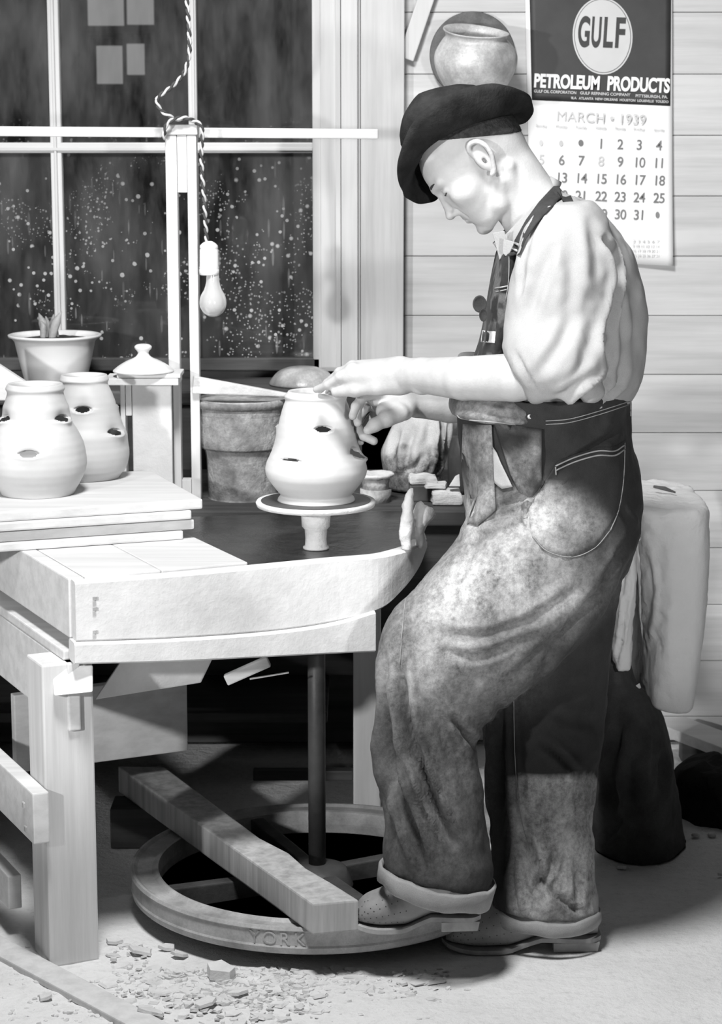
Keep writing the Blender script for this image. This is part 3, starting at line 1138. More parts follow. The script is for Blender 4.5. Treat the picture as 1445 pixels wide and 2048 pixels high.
strawberry_jar('strawberry_jar', 173, YR, profr,
               [(3, 817, 0.022, 0.006, 0.012, 0.006), (58, 864, 0.024, 0.006, 0.010, 0.012), (-58, 864, 0.024, 0.006, 0.01, 0.01), (120, 815, 0.02, 0.006, 0.01, 0.008)],
               'rear strawberry jar on the ware boards, behind the front one', 'strawberry jars', bt, M['clay'])

# stand with a lid on top
SY = 4.80
st = thing('lid_stand', tuple(P(292, 960, SY))[:2] + (BZ,), 'square whitewashed wooden stand holding up a ceramic lid', 'stand')
g = lambda px, Y=SY, py=850: P(px, py, Y).x
zc1 = P(292, 766, SY).z
obj('front_face', *abox(g(265), g(344), SY, SY + 0.022, BZ, zc1, 0.003), M['clayboard'], st)
obj('side_face', *abox(g(241), g(251), SY + 0.004, SY + 0.05, BZ, zc1, 0.003), M['clayboard'], st)
obj('side_face', *abox(g(252), g(264), SY + 0.002, SY + 0.018, P(255, 832, SY).z, zc1, 0.002), M['clayboard'], st)
obj('side_face', *abox(g(334), g(344), SY + 0.023, SY + 0.05, BZ, zc1, 0.003), M['darkwood'], st)
zc2 = P(292, 752, SY).z
obj('cap_board', *abox(g(216), g(362), SY - 0.05, SY + 0.055, zc1 + 0.0005, zc2, 0.002), M['clayboard'], st)
obj('cap_board', *abox(g(240), g(366), SY - 0.045, SY + 0.056, zc2 + 0.0005, P(292, 743, SY).z, 0.002), M['clayboard'], st)
zl = P(292, 743, SY).z + 0.0005
s_ = SCL(SY, 1.0)
LX = P(288, 740, SY).x
lid = [(0.001, 0.004), (0.060, 0.004), (0.066, 0.0), (0.068, 0.003), (0.064, 0.007), (0.052, 0.016), (0.036, 0.025), (0.022, 0.031), (0.015, 0.036), (0.012, 0.042), (0.014, 0.047),
       (0.0185, 0.052), (0.019, 0.057), (0.014, 0.061), (0.006, 0.0625), (0.001, 0.0628)]
lid = cr(lid, 3)
tag(obj('jar_lid', *lathe((LX, SY - 0.009, zl), [tuple(p) for p in lid], 64), M['glazed'], loc=(LX, SY - 0.009, zl), smooth=True),
    'white glazed jar lid with a round knob on the wooden stand', 'lid')

# tall slotted rack post with its rail
RY = 4.86
rk = thing('drying_rack', tuple(P(368, 960, RY))[:2] + (BZ,), 'tall slotted wooden post with a long rail across the window', 'rack')
g2 = lambda px, py=520: P(px, py, RY).x
ztop = P(366, 270, RY).z
obj('slat', *abox(g2(334), g2(357), RY, RY + 0.04, BZ, ztop, 0.003), M['rawz'], rk)
obj('slat', *abox(g2(377), g2(396), RY, RY + 0.04, BZ, ztop, 0.003), M['rawz'], rk)
obj('spacer_block', *abox(g2(357.5), g2(376.5), RY + 0.002, RY + 0.035, P(366, 385, RY).z, ztop, 0.001), M['rawz'], rk)
obj('spacer_block', *abox(g2(357.5), g2(376.5), RY + 0.002, RY + 0.035, BZ, BZ + 0.05, 0.001), M['rawz'], rk)
obj('post_cap', *abox(g2(332), g2(399), RY - 0.006, RY + 0.05, ztop + 0.0005, P(366, 249, RY).z, 0.003), M['rawz'], rk)
ra, rb = P(-60, 262, RY + 0.06), P(757, 268, RY + 0.06)
obj('rail', *stick(ra, rb, 0.0225, 0.018), M['painth'], rk)

# hanging lamp: twisted cord, socket, bulb
LY = RY - 0.025
lp = thing('pendant_lamp', tuple(P(418, 482, LY)), 'bare light bulb hanging from a twisted cord looped over the rack post', 'lamp')
cpath = [P(372, -60, LY), P(374, 0, LY), P(378, 55, LY), P(379, 105, LY), P(368, 146, LY), P(343, 174, LY), P(319, 192, LY), P(314, 206, LY), P(324, 222, LY), P(344, 235, LY), P(362, 239, LY + .01),
         P(384, 240, LY + 0.01), P(401, 250, LY), P(405, 268, LY), P(403, 300, LY), P(405, 350, LY), P(409, 400, LY), P(411, 440, LY), P(414, 484, LY)]
loop = [P(395, 246, LY + 0.02), P(372, 236, LY - 0.002), P(350, 238, LY - 0.006), P(335, 248, LY - 0.006), P(329, 264, LY), P(327, 278, LY + 0.01)]


def twisted(path, parent):
    pts = cr(path, 14)
    L = np.concatenate([[0], np.cumsum(np.linalg.norm(np.diff(pts, axis=0), axis=1))])
    nn = int(L[-1] / 0.0025)
    q = np.stack([np.interp(np.linspace(0, L[-1], nn), L, pts[:, k]) for k in range(3)], 1)
    s = np.linspace(0, L[-1], nn)
    d = np.gradient(q, axis=0)
    d /= np.linalg.norm(d, axis=1, keepdims=True)
    side = np.cross(d, (0, 1, 0)); side /= np.linalg.norm(side, axis=1, keepdims=True)
    up = np.cross(side, d)
    for ph, mm in ((0, 'cordA'), (math.pi, 'cordB')):
        a = s * 2 * math.pi / 0.034 + ph
        h = q + (side * np.cos(a)[:, None] + up * np.sin(a)[:, None]) * 0.0026
        obj('cord_strand', *tube(h, 0.0029, 7), M[mm], parent, smooth=True)


twisted(cpath, lp)
twisted(loop, lp)
sx, sz = P(418, 482, LY).x, P(418, 482, LY).z
k_ = 1 / SCL(LY, 1.4)
so = [(0.5, 0), (6, 0), (13, -4), (18, -9), (18.5, -14), (17.5, -15.5), (18.5, -17), (19, -50), (20, -53), (19, -55.5), (20.2, -57), (20, -66), (17.5, -68), (0.5, -68)]
obj('socket', *lathe((sx, LY, sz), [(r * k_, z * k_) for r, z in so], 40), M['porcelain'], lp, smooth=True)
bu = cr([(12.5, -66), (13, -74), (14, -84), (18, -97), (24, -108), (27, -120), (26, -132), (20, -143), (11, -150), (3, -152), (0.5, -152)], 5)
obj('bulb', *lathe((sx + 7 * k_, LY, sz), [(r * k_, z * k_) for r, z in bu], 48), M['bulb'], lp, smooth=True)

# planter bowl on the sill
PY_ = 5.27
zs_ = zsill - 0.0145
pc = P(112, 765, PY_)
k_ = 1 / SCL(PY_, 1.0)
hgt = P(112, 668, PY_).z - zs_
pb = thing('planter_bowl', (pc.x, PY_, zs_), 'white tapered planter bowl with sprouting bulbs on the window sill', 'planter')
prof = [(0.001, 0.0), (58 * k_, 0.0), (61 * k_, 0.006), (72 * k_, hgt * .5), (80 * k_, hgt * .86), (86 * k_, hgt * .93), (92 * k_, hgt * .95), (93 * k_, hgt * .99), (90 * k_, hgt), (84 * k_, hgt * .99), (80 * k_, hgt * .93), (79 * k_, hgt * .85), (60 * k_, hgt * .3), (0.001, hgt * .3)]
obj('bowl', *lathe((pc.x, PY_, zs_), prof, 72), M['glazed'], pb, smooth=True)
V, F_ = lathe((pc.x, PY_, zs_ + hgt * 0.86), [(0.001, 0.012), (40 * k_, 0.010), (70 * k_, 0.004), (78.5 * k_, -0.002), (76 * k_, -0.02), (0.001, -0.02)], 40)
V = np.array(V); V[:, 2] += noise3(V, 60, 3, 2) * 0.006
obj('soil', V, F_, M['soil'], pb, smooth=True)
for px, dy, tx, h, w in ((90, 0.0, 78, 46, 9), (98, 0.012, 92, 40, 8), (105, -0.012, 124, 50, 9), (112, 0.006, 108, 44, 8), (86, -0.014, 82, 30, 7)):
    b0 = P(px, 672, PY_ + dy); t0 = P(tx, 672 - h, PY_ + dy + 0.01)
    mid = b0.lerp(t0, 0.5) + Vector(((px - 98) * -0.0003, 0, 0.004))
    V, F_ = tube(cr([b0 - Vector((0, 0, 0.012)), b0, mid, t0], 4), [w * k_ * f for f in np.concatenate([np.full(4, .8), np.linspace(.85, 1, 4), np.linspace(1, .1, 5)])], 8)
    V = np.array(V); V[:, 1] = (V[:, 1] - (PY_ + dy)) * 0.55 + PY_ + dy
    obj('sprout', V, F_, M['sprout'], pb, smooth=True)
for px, py in ((158, 668), (142, 672), (168, 672), (72, 670), (62, 672)):
    c = P(px, py, PY_ - 0.04)
    V, F_ = lathe((c.x, PY_ - 0.04, zs_ + hgt * 0.86 + 0.004), [(0.001, -0.006), (0.006, -0.004), (0.008, 0.001), (0.005, 0.006), (0.001, 0.007)], 12)
    obj('pebble', V, F_, M['claydry'], pb, smooth=True)

# upturned bowl at the far end of the sill
UY = 5.28
uc = P(606, 770, UY); k_ = 1 / SCL(UY, 1.0)
V, F_ = lathe((uc.x, UY, zs_), cr([(66 * k_, 0), (67 * k_, 0.004), (62 * k_, 0.016), (50 * k_, 0.032), (34 * k_, 0.041), (20 * k_, 0.0445), (0.001, 0.045)], 4), 56)
tag(obj('upturned_bowl', V, F_, M['potglaze'], loc=(uc.x, UY, zs_), smooth=True), 'low pale bowl turned upside down on the sill, behind the jar rim', 'bowl')

# mottled bucket and paddle behind the wheel
BY = 4.92
c0 = P(486, 1012, BY); k_ = 1 / SCL(BY, 0.85)
hb = P(486, 800, BY).z - BZ
BZb = BZ + 0.0008
bk = thing('clay_bucket', (c0.x, BY, BZ), 'clay-splashed tapered bucket on the bench behind the wheel', 'bucket')
obj('body', *lathe((c0.x, BY, BZb), cr([(0.001, 0.0), (64 * k_, 0.0), (68 * k_, 0.004), (72 * k_, hb * .4), (78 * k_, hb * .52), (84 * k_, hb * .54), (86 * k_, hb * .8), (90 * k_, hb), (86 * k_, hb), (80 * k_, hb * .8), (0.001, hb * .75)], 3), 56),
    M['crust'], bk, smooth=True)
obj('rim_band', *lathe((c0.x, BY, BZ), [(86 * k_, hb * .94), (92 * k_, hb * .94), (92.5 * k_, hb), (90.5 * k_, hb + .003), (86 * k_, hb)], 56), M['crust'], bk, smooth=True)
pa_, pb_ = P(386, 769, BY - 0.07), P(580, 790, BY - 0.05)
V, F_ = stick(pa_, pb_, 0.040, 0.016, (0, 1, 0), w2=0.007)
tag(obj('clay_paddle', V, F_, M['claydry'], loc=tuple(pa_)), 'white clay-caked paddle lying across the bucket rim', 'paddle')

# leaning board behind the front jar
q = [P(-60, 690, 4.92), P(-60, 800, 4.92), P(20, 800, 4.92), P(66, 772, 4.92)]
V, F_ = hexa([(p.x, p.y - 0.012, p.z) for p in q], [(p.x, p.y + 0.012, p.z) for p in q], 0.003)
lbv = thing('leaning_board', (P(0, 800, 4.92).x, 4.92, BZ), 'sloping board end leaning behind the front strawberry jar', 'board')
obj('board', V, F_, M['clayboard'], lbv)
obj('prop', *abox(P(-40, 800, 4.92).x, P(-10, 800, 4.92).x, 4.9085, 4.9315, BZ, P(0, 799, 4.92).z, 0.002), M['rawz'], lbv)

# clay plate on a dark pail, slabs and bricks at the right of the bench
CYp = 4.86
c0 = P(752, 968, CYp)
V, F_ = lathe((c0.x, CYp, BZ), [(0.001, 0), (0.035, 0), (0.036, 0.03), (0.001, 0.03)], 32)
pt = thing('clay_dish', (c0.x, CYp, BZ), 'shallow clay-crusted dish on a short foot behind the wheel head', 'dish')
obj('foot', V, F_, M['crust'], pt, smooth=True)
zt2 = P(752, 952, CYp).z
obj('foot_stem', *lathe((c0.x, CYp, 0), [(0.001, BZ + 0.0305), (0.030, BZ + 0.0305), (0.032, zt2 - 0.006), (0.001, zt2 - 0.006)], 32), M['crust'], pt, smooth=True)
V, F_ = lathe((c0.x, CYp, zt2 - 0.005), [(0.001, 0), (0.030, 0.0), (0.042, 0.006), (0.043, 0.012), (0.038, 0.012), (0.02, 0.006), (0.001, 0.007)], 40)
V = np.array(V); V += (noise3(V, 90, 5, 2) * 0.003)[:, None]
obj('plate', V, F_, M['claydry'], pt, smooth=True)


def clod(name, pxs, Y, depth, zb0, label, group, mat, cat='clay'):
    x0, y0, x1, y1 = pxs
    a, b = P(x0, y1, Y), P(x1, y0, Y)
    V, F_ = abox(a.x, b.x, Y, Y + depth, zb0 if zb0 is not None else a.z, b.z, 0.006)
    bm = bmesh.new()
    vs = [bm.verts.new(v) for v in V]
    for f in F_: bm.faces.new([vs[i] for i in f])
    bmesh.ops.subdivide_edges(bm, edges=bm.edges, cuts=3, use_grid_fill=True)
    V = np.array([v.co for v in bm.verts]); bm.verts.index_update()
    F2 = [[v.index for v in f.verts] for f in bm.faces]
    bm.free()
    zmin = V[:, 2].min()
    d = noise3(V, 45, 9 + len(label), 3) * 0.010
    V2 = V + np.stack([d, noise3(V, 50, 4, 2) * 0.008, np.where(V[:, 2] > zmin + 0.004, d * 0.6, 0)], 1)
    return tag(obj(name, V2, F2, mat, loc=((a.x + b.x) / 2, Y + depth / 2, zmin)), label, cat, group)


zb1 = BZ + 0.001
clod('clay_block', (866, 984, 922, 1024), 4.80, 0.07, zb1, 'squared cracked clay block lying lowest on the bench end', 'clay blocks on the bench', M['claydry'])
z2 = P(890, 984, 4.80).z + 0.006
clod('clay_block', (853, 972, 893, 984), 4.82, 0.06, z2, 'thin grey clay slab lying on the squared block', 'clay blocks on the bench', M['claydry'])
clod('clay_block', (820, 952, 874, 970), 4.86, 0.05, P(848, 970, 4.86).z, 'long clay slab sagging beside the canvas sack', 'clay blocks on the bench', M['claydry'])
zk = P(848, 970, 4.86).z
V, F_ = abox(P(819, 970, 4.86).x, P(876, 970, 4.86).x, 4.855, 4.915, BZ + 0.0005, zk - 0.001, 0.003)
tag(obj('wood_block', V, F_, M['irondark'], loc=(P(848, 970, 4.86).x, 4.86, BZ)), 'dark block on the bench carrying the long clay slab', 'block')
V, F_ = hexa([P(898, 983, 4.80), P(921, 983, 4.80), P(921, 983, 4.83), P(898, 983, 4.83)], [P(911, 962, 4.81), P(919, 958, 4.81), P(920, 958, 4.83), P(912, 962, 4.83)], 0.002)
V = np.array(V); V[:, 2] += z2 - V[:, 2].min() + 0.002
tag(obj('clay_shard', V, F_, M['claydry'], loc=tuple(P(910, 983, 4.8))), 'pointed clay shard standing on the squared block', 'shard')

# canvas sack behind the far hand
SY2 = 5.03
rows = [(800, 770, 935, 770, SY2, 0.05), (795, 810, 932, 800, SY2, 0.07), (786, 848, 930, 830, SY2, 0.085), (772, 880, 922, 860, SY2, 0.09), (762, 902, 908, 885, SY2, 0.09), (764, 925, 893, 915, SY2, 0.09),
        (768, 950, 888, 945, SY2, 0.085), (772, 976, 888, 976, SY2, 0.08)]
V, F_ = remesh([ring_loft(rows, 4, 36)], 0.006, 3)
V = folds(V, F_, [([(884, 800), (884, 850), (878, 900), (872, 950)], 4, 0.03), ([(893, 830), (890, 880), (882, 930)], 5, 0.012), ([(830, 850), (815, 900), (812, 950)], 8, 0.010),
                  ([(800, 860), (790, 900), (790, 940)], 7, 0.008), ([(850, 905), (835, 930), (800, 950)], 7, 0.010), ([(860, 840), (856, 890)], 7, 0.006)])
V[:, 2] = np.maximum(V[:, 2], BZ + 0.001)
sk = obj('canvas_sack', V, F_, M['sack'], loc=(float(V[:, 0].mean()), SY2, BZ), smooth=True)
tag(sk, 'crumpled pale canvas sack with dark soiled bottom on the bench', 'sack')
pp = proj(V)
gr = np.clip((pp[:, 1] - 893 + noise3(V, 30, 6, 3) * 50) / 22, 0, 1)
at = sk.data.attributes.new('grime', 'FLOAT', 'POINT')
at.data.foreach_set('value', gr.astype(np.float32))
# dark jug standing in the shade between sack and potter
rows = [(905, 872, 938, 872, 4.93, 0.02), (900, 890, 945, 890, 4.93, 0.03), (896, 915, 948, 915, 4.93, 0.035), (896, 945, 948, 945, 4.93, 0.035), (898, 985, 946, 985, 4.93, 0.035)]
V, F_ = ring_loft(rows, 4, 24)
V = np.array(V); V[:, 2] = np.maximum(V[:, 2], BZ + 0.001)
tag(obj('dark_jug', V, F_, M['irondark'], loc=(float(V[:, 0].mean()), 4.93, BZ), smooth=True), 'dark jug half hidden between the canvas sack and the potter', 'jug')

# clay-caked peg at the table edge and the clay lump behind it
PYg = PZ(812, 1104, 0.757).y + 0.02
pegc = [P(812, 1112, PYg), P(813, 1085, PYg), P(813, 1062, PYg), P(815, 1030, PYg), P(818, 1005, PYg), P(822, 985, PYg), P(824, 976, PYg)]
pegc[0].z = 0.758
V, F_ = tube(cr(pegc, 5), np.interp(np.linspace(0, 6, 31), range(7), [0.0095, 0.0105, 0.0125, 0.0125, 0.011, 0.006, 0.002]), 14)
V = np.array(V); V[:, :2] += (noise3(V, 70, 11, 3) * 0.006)[:, None]
pg = obj('peg', V, F_, M['claydry'], loc=tuple(pegc[0]), smooth=True)
tag(pg, 'clay-caked gauge peg standing on the front board rim', 'peg')
LYp = PYg + 0.05
rows = [(838, 1000, 846, 998, LYp, 0.006), (833, 1008, 852, 1006, LYp, 0.012), (828, 1020, 862, 1014, LYp, 0.02), (827, 1032, 873, 1030, LYp, 0.024), (829, 1042, 862, 1042, LYp, 0.022), (830, 1060, 852, 1058, LYp, 0.018), (832, 1096, 850, 1096, LYp, 0.016)]
V, F_ = remesh([ring_loft(rows, 4, 28)], 0.004, 2)
V += (noise3(V, 60, 12, 3) * 0.006)[:, None]
V[:, 2] = np.maximum(V[:, 2], 0.7525)
tag(obj('clay_lump', V, F_, M['claydry'], loc=(float(V[:, 0].mean()), LYp, 0.7525), smooth=True), 'toadstool-shaped clay lump behind the gauge peg', 'clay')

# pot on its wall shelf
WPY = 5.29
shz = P(950, 196, WPY).z
sh = thing('wall_shelf', (P(945, 200, WPY).x, WY, shz), 'small wooden bracket shelf under the mottled pot', 'shelf')
obj('shelf_board', *abox(P(880, 200, WPY).x, P(1012, 200, WPY).x, 5.19, WY - 0.001, shz - 0.018, shz, 0.002), M['plank'], sh)
obj('bracket', *abox(P(938, 200, WPY).x, P(956, 200, WPY).x, 5.26, WY - 0.001, shz - 0.10, shz - 0.0185, 0.002), M['plank'], sh)
k_ = 1 / SCL(WPY, 1.75)
hh = P(950, 74, WPY).z - shz
prof = cr([(0.001, 0.0), (50 * k_, 0.0), (58 * k_, 0.006), (76 * k_, hh * .30), (83 * k_, hh * .52), (80 * k_, hh * .68), (68 * k_, hh * .83), (61 * k_, hh * .90), (62 * k_, hh * .96), (66 * k_, hh * 1.0), (64 * k_, hh * 1.015), (58 * k_, hh * .98), (54 * k_, hh * .9), (60 * k_, hh * .7), (40 * k_, hh * .12), (0.001, hh * .1)], 4)
V, F_ = lathe((0, 0, 0), [tuple(p) for p in prof], 64, (math.radians(13), 'X'))
V = np.array(V)
V[:, 2] -= V[:, 2].min()
V[:, 2] += 0 * np.clip(V[:, 2] / hh - 0.8, 0, 1) * 5 * V[:, 1] * 0.16 - np.clip(V[:, 2] / hh - 0.8, 0, 1) * 5 * V[:, 0] * 0.06
V += np.array((P(951, 150, WPY).x, WPY, shz + 0.0005))
tag(obj('wall_pot', V, F_, M['potglaze'], loc=(P(951, 150, WPY).x, WPY, shz), smooth=True), 'mottled round-bellied pot on the wall shelf above the hat', 'pot')

pc_ = P(946, 92, WY - 0.03)
V, F_ = lathe((0, 0, 0), [(0.001, -0.006), (86 * k_, -0.003), (88 * k_, 0.0), (86 * k_, 0.004), (70 * k_, 0.003), (20 * k_, 0.007), (0.001, 0.008)], 64)
rt_ = Matrix.Rotation(math.radians(86), 3, 'X')
V = [tuple(rt_ @ Vector(v) + Vector((pc_.x, WY - 0.022, shz + 0.001 + 87 * k_))) for v in V]
tag(obj('round_lid', V, F_, M['lid'], loc=(pc_.x, WY - 0.022, shz), smooth=True), 'dark round lid leaning on the wall behind the mottled pot', 'lid')

# ================================================================== CALENDAR
CYc = WY - 0.004
cal = thing('wall_calendar', tuple(P(1200, 530, CYc)), 'paper wall calendar for March 1939 with a dark oil-company header', 'calendar')
skew = math.radians(-2.3)


def calsheet(name, quad, Y, th, mat):
    a = [P(x, y, Y) for x, y in quad]
    nx, nz = 24, 24
    V = []
    for i in range(nz + 1):
        for j in range(nx + 1):
            p = a[0].lerp(a[1], j / nx).lerp(a[3].lerp(a[2], j / nx), i / nz)
            px, py = proj(np.array([p]))[0]
            w = 0.006 * math.sin(px * 0.021 + 0.6) * max(0, (py + 40) / 560) - 0.010 * max(0, (py - 300) / 240) ** 2
            V.append((p.x, p.y - 0.004 + min(0.003, w), p.z))
    n1 = len(V)
    V += [(x, y + th, z) for x, y, z in V]
    F_ = []
    w_ = nx + 1
    for i in range(nz):
        for j in range(nx):
            q = (i * w_ + j, i * w_ + j + 1, (i + 1) * w_ + j + 1, (i + 1) * w_ + j)
            F_.append(q)
            F_.append(tuple(n1 + k for k in q[::-1]))
    rim = [j for j in range(w_)] + [i * w_ + nx for i in range(1, nz + 1)] + [nz * w_ + j for j in range(nx - 1, -1, -1)] + [i * w_ for i in range(nz - 1, 0, -1)]
    for k in range(len(rim)):
        p, q = rim[k], rim[(k + 1) % len(rim)]
        F_.append((q, p, n1 + p, n1 + q))
    return obj(name, *fixn(V, F_), mat, cal, smooth=True)


def calY(px, py):
    w = 0.006 * math.sin(px * 0.021 + 0.6) * max(0, (py + 40) / 560) - 0.010 * max(0, (py - 300) / 240) ** 2
    return CYc - 0.004 + min(0.003, w)


calsheet('sheet', [(1049, -90), (1345, -78), (1345, 531), (1062, 519)], CYc, 0.0008, M['paper'])
calsheet('header_print', [(1058, -80), (1343, -68), (1341, 212), (1064, 200)], CYc - 0.0012, 0.0005, M['ink'])


def disc(name, cx, cy, rx, ry, dy, mat):
    V, F_ = [], []
    n = 48
    for off in (0, 0.0006):
        for k in range(n):
            t = 2 * math.pi * k / n
            x, y = cx + rx * math.cos(t), cy + ry * math.sin(t) + rx * math.cos(t) * 0.04
            p = P(x, y, calY(x, y) - dy)
            V.append((p.x, p.y + off, p.z))
    F_ = [tuple(range(n))[::-1], tuple(range(n, 2 * n))] + [(k, (k + 1) % n, n + (k + 1) % n, n + k) for k in range(n)]
    obj(name, *fixn(V, F_), mat, cal)


disc('emblem_edge', 1206, 72, 60, 77, 0.0022, M['disc'])
disc('emblem_ring', 1206, 72, 57, 74, 0.0030, M['inkmid'])
disc('emblem_disc', 1206, 72, 55.5, 72.5, 0.0038, M['disc'])


def text(s, px, py, hpx, mat, name, wscale=1.0, bold=0.0, dy=0.0022, width=None, space=1.0, shear=0):
    cu = bpy.data.curves.new(name, 'FONT')
    cu.body = s
    k = 1 / SCL(CYc, 1.5)
    cu.size = hpx * k / 0.70
    cu.align_x = 'CENTER'
    cu.align_y = 'BOTTOM_BASELINE'
    cu.extrude = 0.0002
    cu.offset = bold
    cu.space_character = space
    cu.materials.append(mat)
    o = bpy.data.objects.new(name, cu)
    COL.objects.link(o)
    o.rotation_euler = (math.pi / 2, 0, 0)
    o.rotation_euler.rotate_axis('Z', skew)
    p = P(px, py, calY(px, py) - dy)
    if width:
        bpy.context.view_layer.update()
        w = o.dimensions.x
        if w > 0: wscale = width * k / w
    o.scale = (wscale, 1, 1)
    o = to_mesh(o)
    o.parent = cal
    o.location = p - cal.location
    return o


for ch_, xx in zip('GULF', (1167.5, 1192, 1215, 1239)):
    text(ch_, xx, 92.5 + (xx - 1200) * 0.03, 56, M['ink'], 'emblem_letter', bold=0.0030, dy=0.0048, width=19 if ch_ != 'G' else 23)
text('PETROLEUM', 1134, 176, 25, M['white'], 'header_line', bold=0.0019, dy=0.004, width=130)
text('PRODUCTS', 1277, 182, 26, M['white'], 'header_line', bold=0.0019, dy=0.004, width=124)
text('GULF OIL CORPORATION', 1111, 186.5, 5.5, M['disc'], 'header_line', bold=0.0002, dy=0.004, width=84)
text('GULF REFINING COMPANY', 1211, 190.5, 5.5, M['disc'], 'header_line', bold=0.0002, dy=0.004, width=100)
text('PITTSBURGH, PA.', 1304, 195.5, 5.5, M['disc'], 'header_line', bold=0.0002, dy=0.004, width=64)
text('BOSTON  NEW YORK  PHILA.  ATLANTA  NEW ORLEANS  HOUSTON  LOUISVILLE  TOLEDO', 1203, 200.5, 4.6, M['disc'], 'header_line', bold=0.0002, dy=0.004, width=268)
text('MARCH • 1939', 1203, 245, 19, M['inkpale'], 'month_line', bold=0.0, width=176, dy=0.007)
colx = [1083.5, 1123.6, 1162.6, 1202.6, 1240.9, 1279, 1318.6]
for d_, xx in zip(('Sunday', 'Monday', 'Tuesday', 'Wednesday', 'Thursday', 'Friday', 'Saturday'), colx):
    text(d_, xx, 258 + (xx - 1200) * 0.035, 5.5, M['inkmid'] if False else M['inkpale'], 'day_name', width=22, dy=0.005)
day = 1
for r in range(5):
    for c_ in range(7):
        if r == 0 and c_ < 3: continue
        if day > 31: break
        xx = colx[c_]
        yy = [297, 332, 367, 402, 437][r] + (xx - 1200) * 0.03
        text(str(day), xx, yy, 19.5, M['inkpale'] if c_ == 0 or day == 8 else M['inkmid'], 'date_number', bold=0.00025, wscale=0.92, space=0.92)
        day += 1
disc('moon_mark', 1162.6, 286, 5, 6.5, 0.002, M['inkmid'])
disc('moon_mark', 1316, 430, 4, 6.5, 0.002, M['inkmid'])
disc('moon_mark', 1083, 286, 4, 6, 0.002, M['inkpale'])
disc('moon_mark', 1123, 287, 4, 6, 0.002, M['inkpale'])
for i, s in enumerate(('2 3 4 5 6 7 8', '9 10 11 12 13 14 15', '16 17 18 19 20 21 22', '23 24 25 26 27 28 29')):
    text(s, 1298, 486 + i * 9.5, 5.5, M['inkpale'], 'small_month', width=64, dy=0.0025)

# ================================================================== RIGHT SIDE: draped bin, heap, plank
DY = 4.62
bn_ = thing('storage_bin', tuple(PZ(1290, 1680, 0)), 'dark burlap-wrapped bin with stiff clay-caked canvas draped over it', 'bin')
rows = [(1195, 1050, 1238, 1050, DY + .1, 0.06), (1190, 1250, 1244, 1250, DY + .1, 0.09), (1186, 1345, 1262, 1345, DY + .1, 0.12), (1184, 1378, 1286, 1378, DY + .1, 0.14), (1180, 1410, 1312, 1408, DY + .1, 0.16), (1176, 1465, 1338, 1465, DY + .1, 0.18), (1172, 1540, 1352, 1540, DY + .1, 0.19), (1170, 1620, 1358, 1620, DY + .1, 0.19),
        (1166, 1680, 1366, 1668, DY + .1, 0.20), (1160, 1712, 1374, 1700, DY + .1, 0.20)]
V, F_ = remesh([ring_loft(rows, 5, 40)], 0.010, 3)
V = folds(V, F_, [([(1298, 1470), (1292, 1540), (1298, 1600)], 7, -0.012), ([(1240, 1440), (1225, 1560), (1230, 1640)], 10, 0.02), ([(1325, 1500), (1322, 1600)], 8, 0.012), ([(1262, 1500), (1262, 1620)], 9, 0.014),
                  ([(1200, 1690), (1230, 1660), (1255, 1620)], 7, 0.012)])
V += (noise3(V, 16, 21, 3) * 0.012)[:, None]
V[:, 2] = np.maximum(V[:, 2], 0.0)
obj('burlap_wrap', V, F_, M['burlap'], bn_, smooth=True)
cv = bn_
rows = [(1236, 985, 1398, 990, DY + .20, 0.205), (1236, 994, 1404, 998, DY + .20, 0.215), (1250, 1030, 1405, 1030, DY + .2, 0.215), (1262, 1090, 1405, 1090, DY + .2, 0.215), (1268, 1150, 1402, 1150, DY + .2, 0.212), (1273, 1220, 1398, 1200, DY + .2, 0.21),
        (1276, 1280, 1391, 1260, DY + .2, 0.205), (1274, 1330, 1382, 1320, DY + .2, 0.205), (1274, 1362, 1376, 1372, DY + .2, 0.20), (1280, 1378, 1372, 1386, DY + .2, 0.195)]
V, F_ = remesh([ring_loft(rows, 5, 48, 3.6)], 0.007, 2)
V = folds(V, F_, [([(1330, 990), (1320, 1100), (1318, 1250), (1312, 1370)], 16, 0.006), ([(1296, 1045), (1330, 1040), (1352, 1035)], 4, 0.004), ([(1288, 1090), (1300, 1180), (1290, 1280)], 6, 0.005)])
V += (noise3(V, 55, 22, 4) * 0.004)[:, None]
obj('draped_sheet', V, F_, M['canvas'], cv, smooth=True)
rows = [(1238, 1080, 1270, 1080, DY - .03, 0.03), (1246, 1140, 1274, 1130, DY - .03, 0.035), (1236, 1190, 1272, 1180, DY - .03, 0.035), (1226, 1240, 1268, 1230, DY - .03, 0.035), (1224, 1290, 1266, 1280, DY - .03, 0.03), (1232, 1340, 1264, 1338, DY - .03, 0.025)]
V, F_ = remesh([ring_loft(rows, 5, 30)], 0.006, 2)
V = folds(V, F_, [([(1254, 1190), (1246, 1260), (1236, 1320)], 3.5, 0.012), ([(1262, 1150), (1258, 1200)], 3, 0.006)])
V += (noise3(V, 60, 23, 4) * 0.006)[:, None]
obj('hanging_fold', V, F_, M['canvas'], cv, smooth=True)
V, F_ = hexa([P(1248, 1388, DY + .05), P(1283, 1376, DY + .05), P(1283, 1376, DY + .07), P(1248, 1388, DY + .07)], [P(1262, 1378, DY + .05), P(1280, 1366, DY + .05), P(1280, 1366, DY + .07), P(1262, 1378, DY + .07)], 0.001)
obj('torn_scrap', V, F_, M['canvas'], cv)
V, F_ = tube([P(1308, 973, DY + .2), P(1330, 977, DY + .19), P(1352, 985, DY + .18)], [0.003, 0.005, 0.002], 8)
tag(obj('dark_twig', V, F_, M['irondark'], loc=tuple(P(1330, 978, DY + .2))), 'short dark stick lying on the draped canvas top', 'stick')

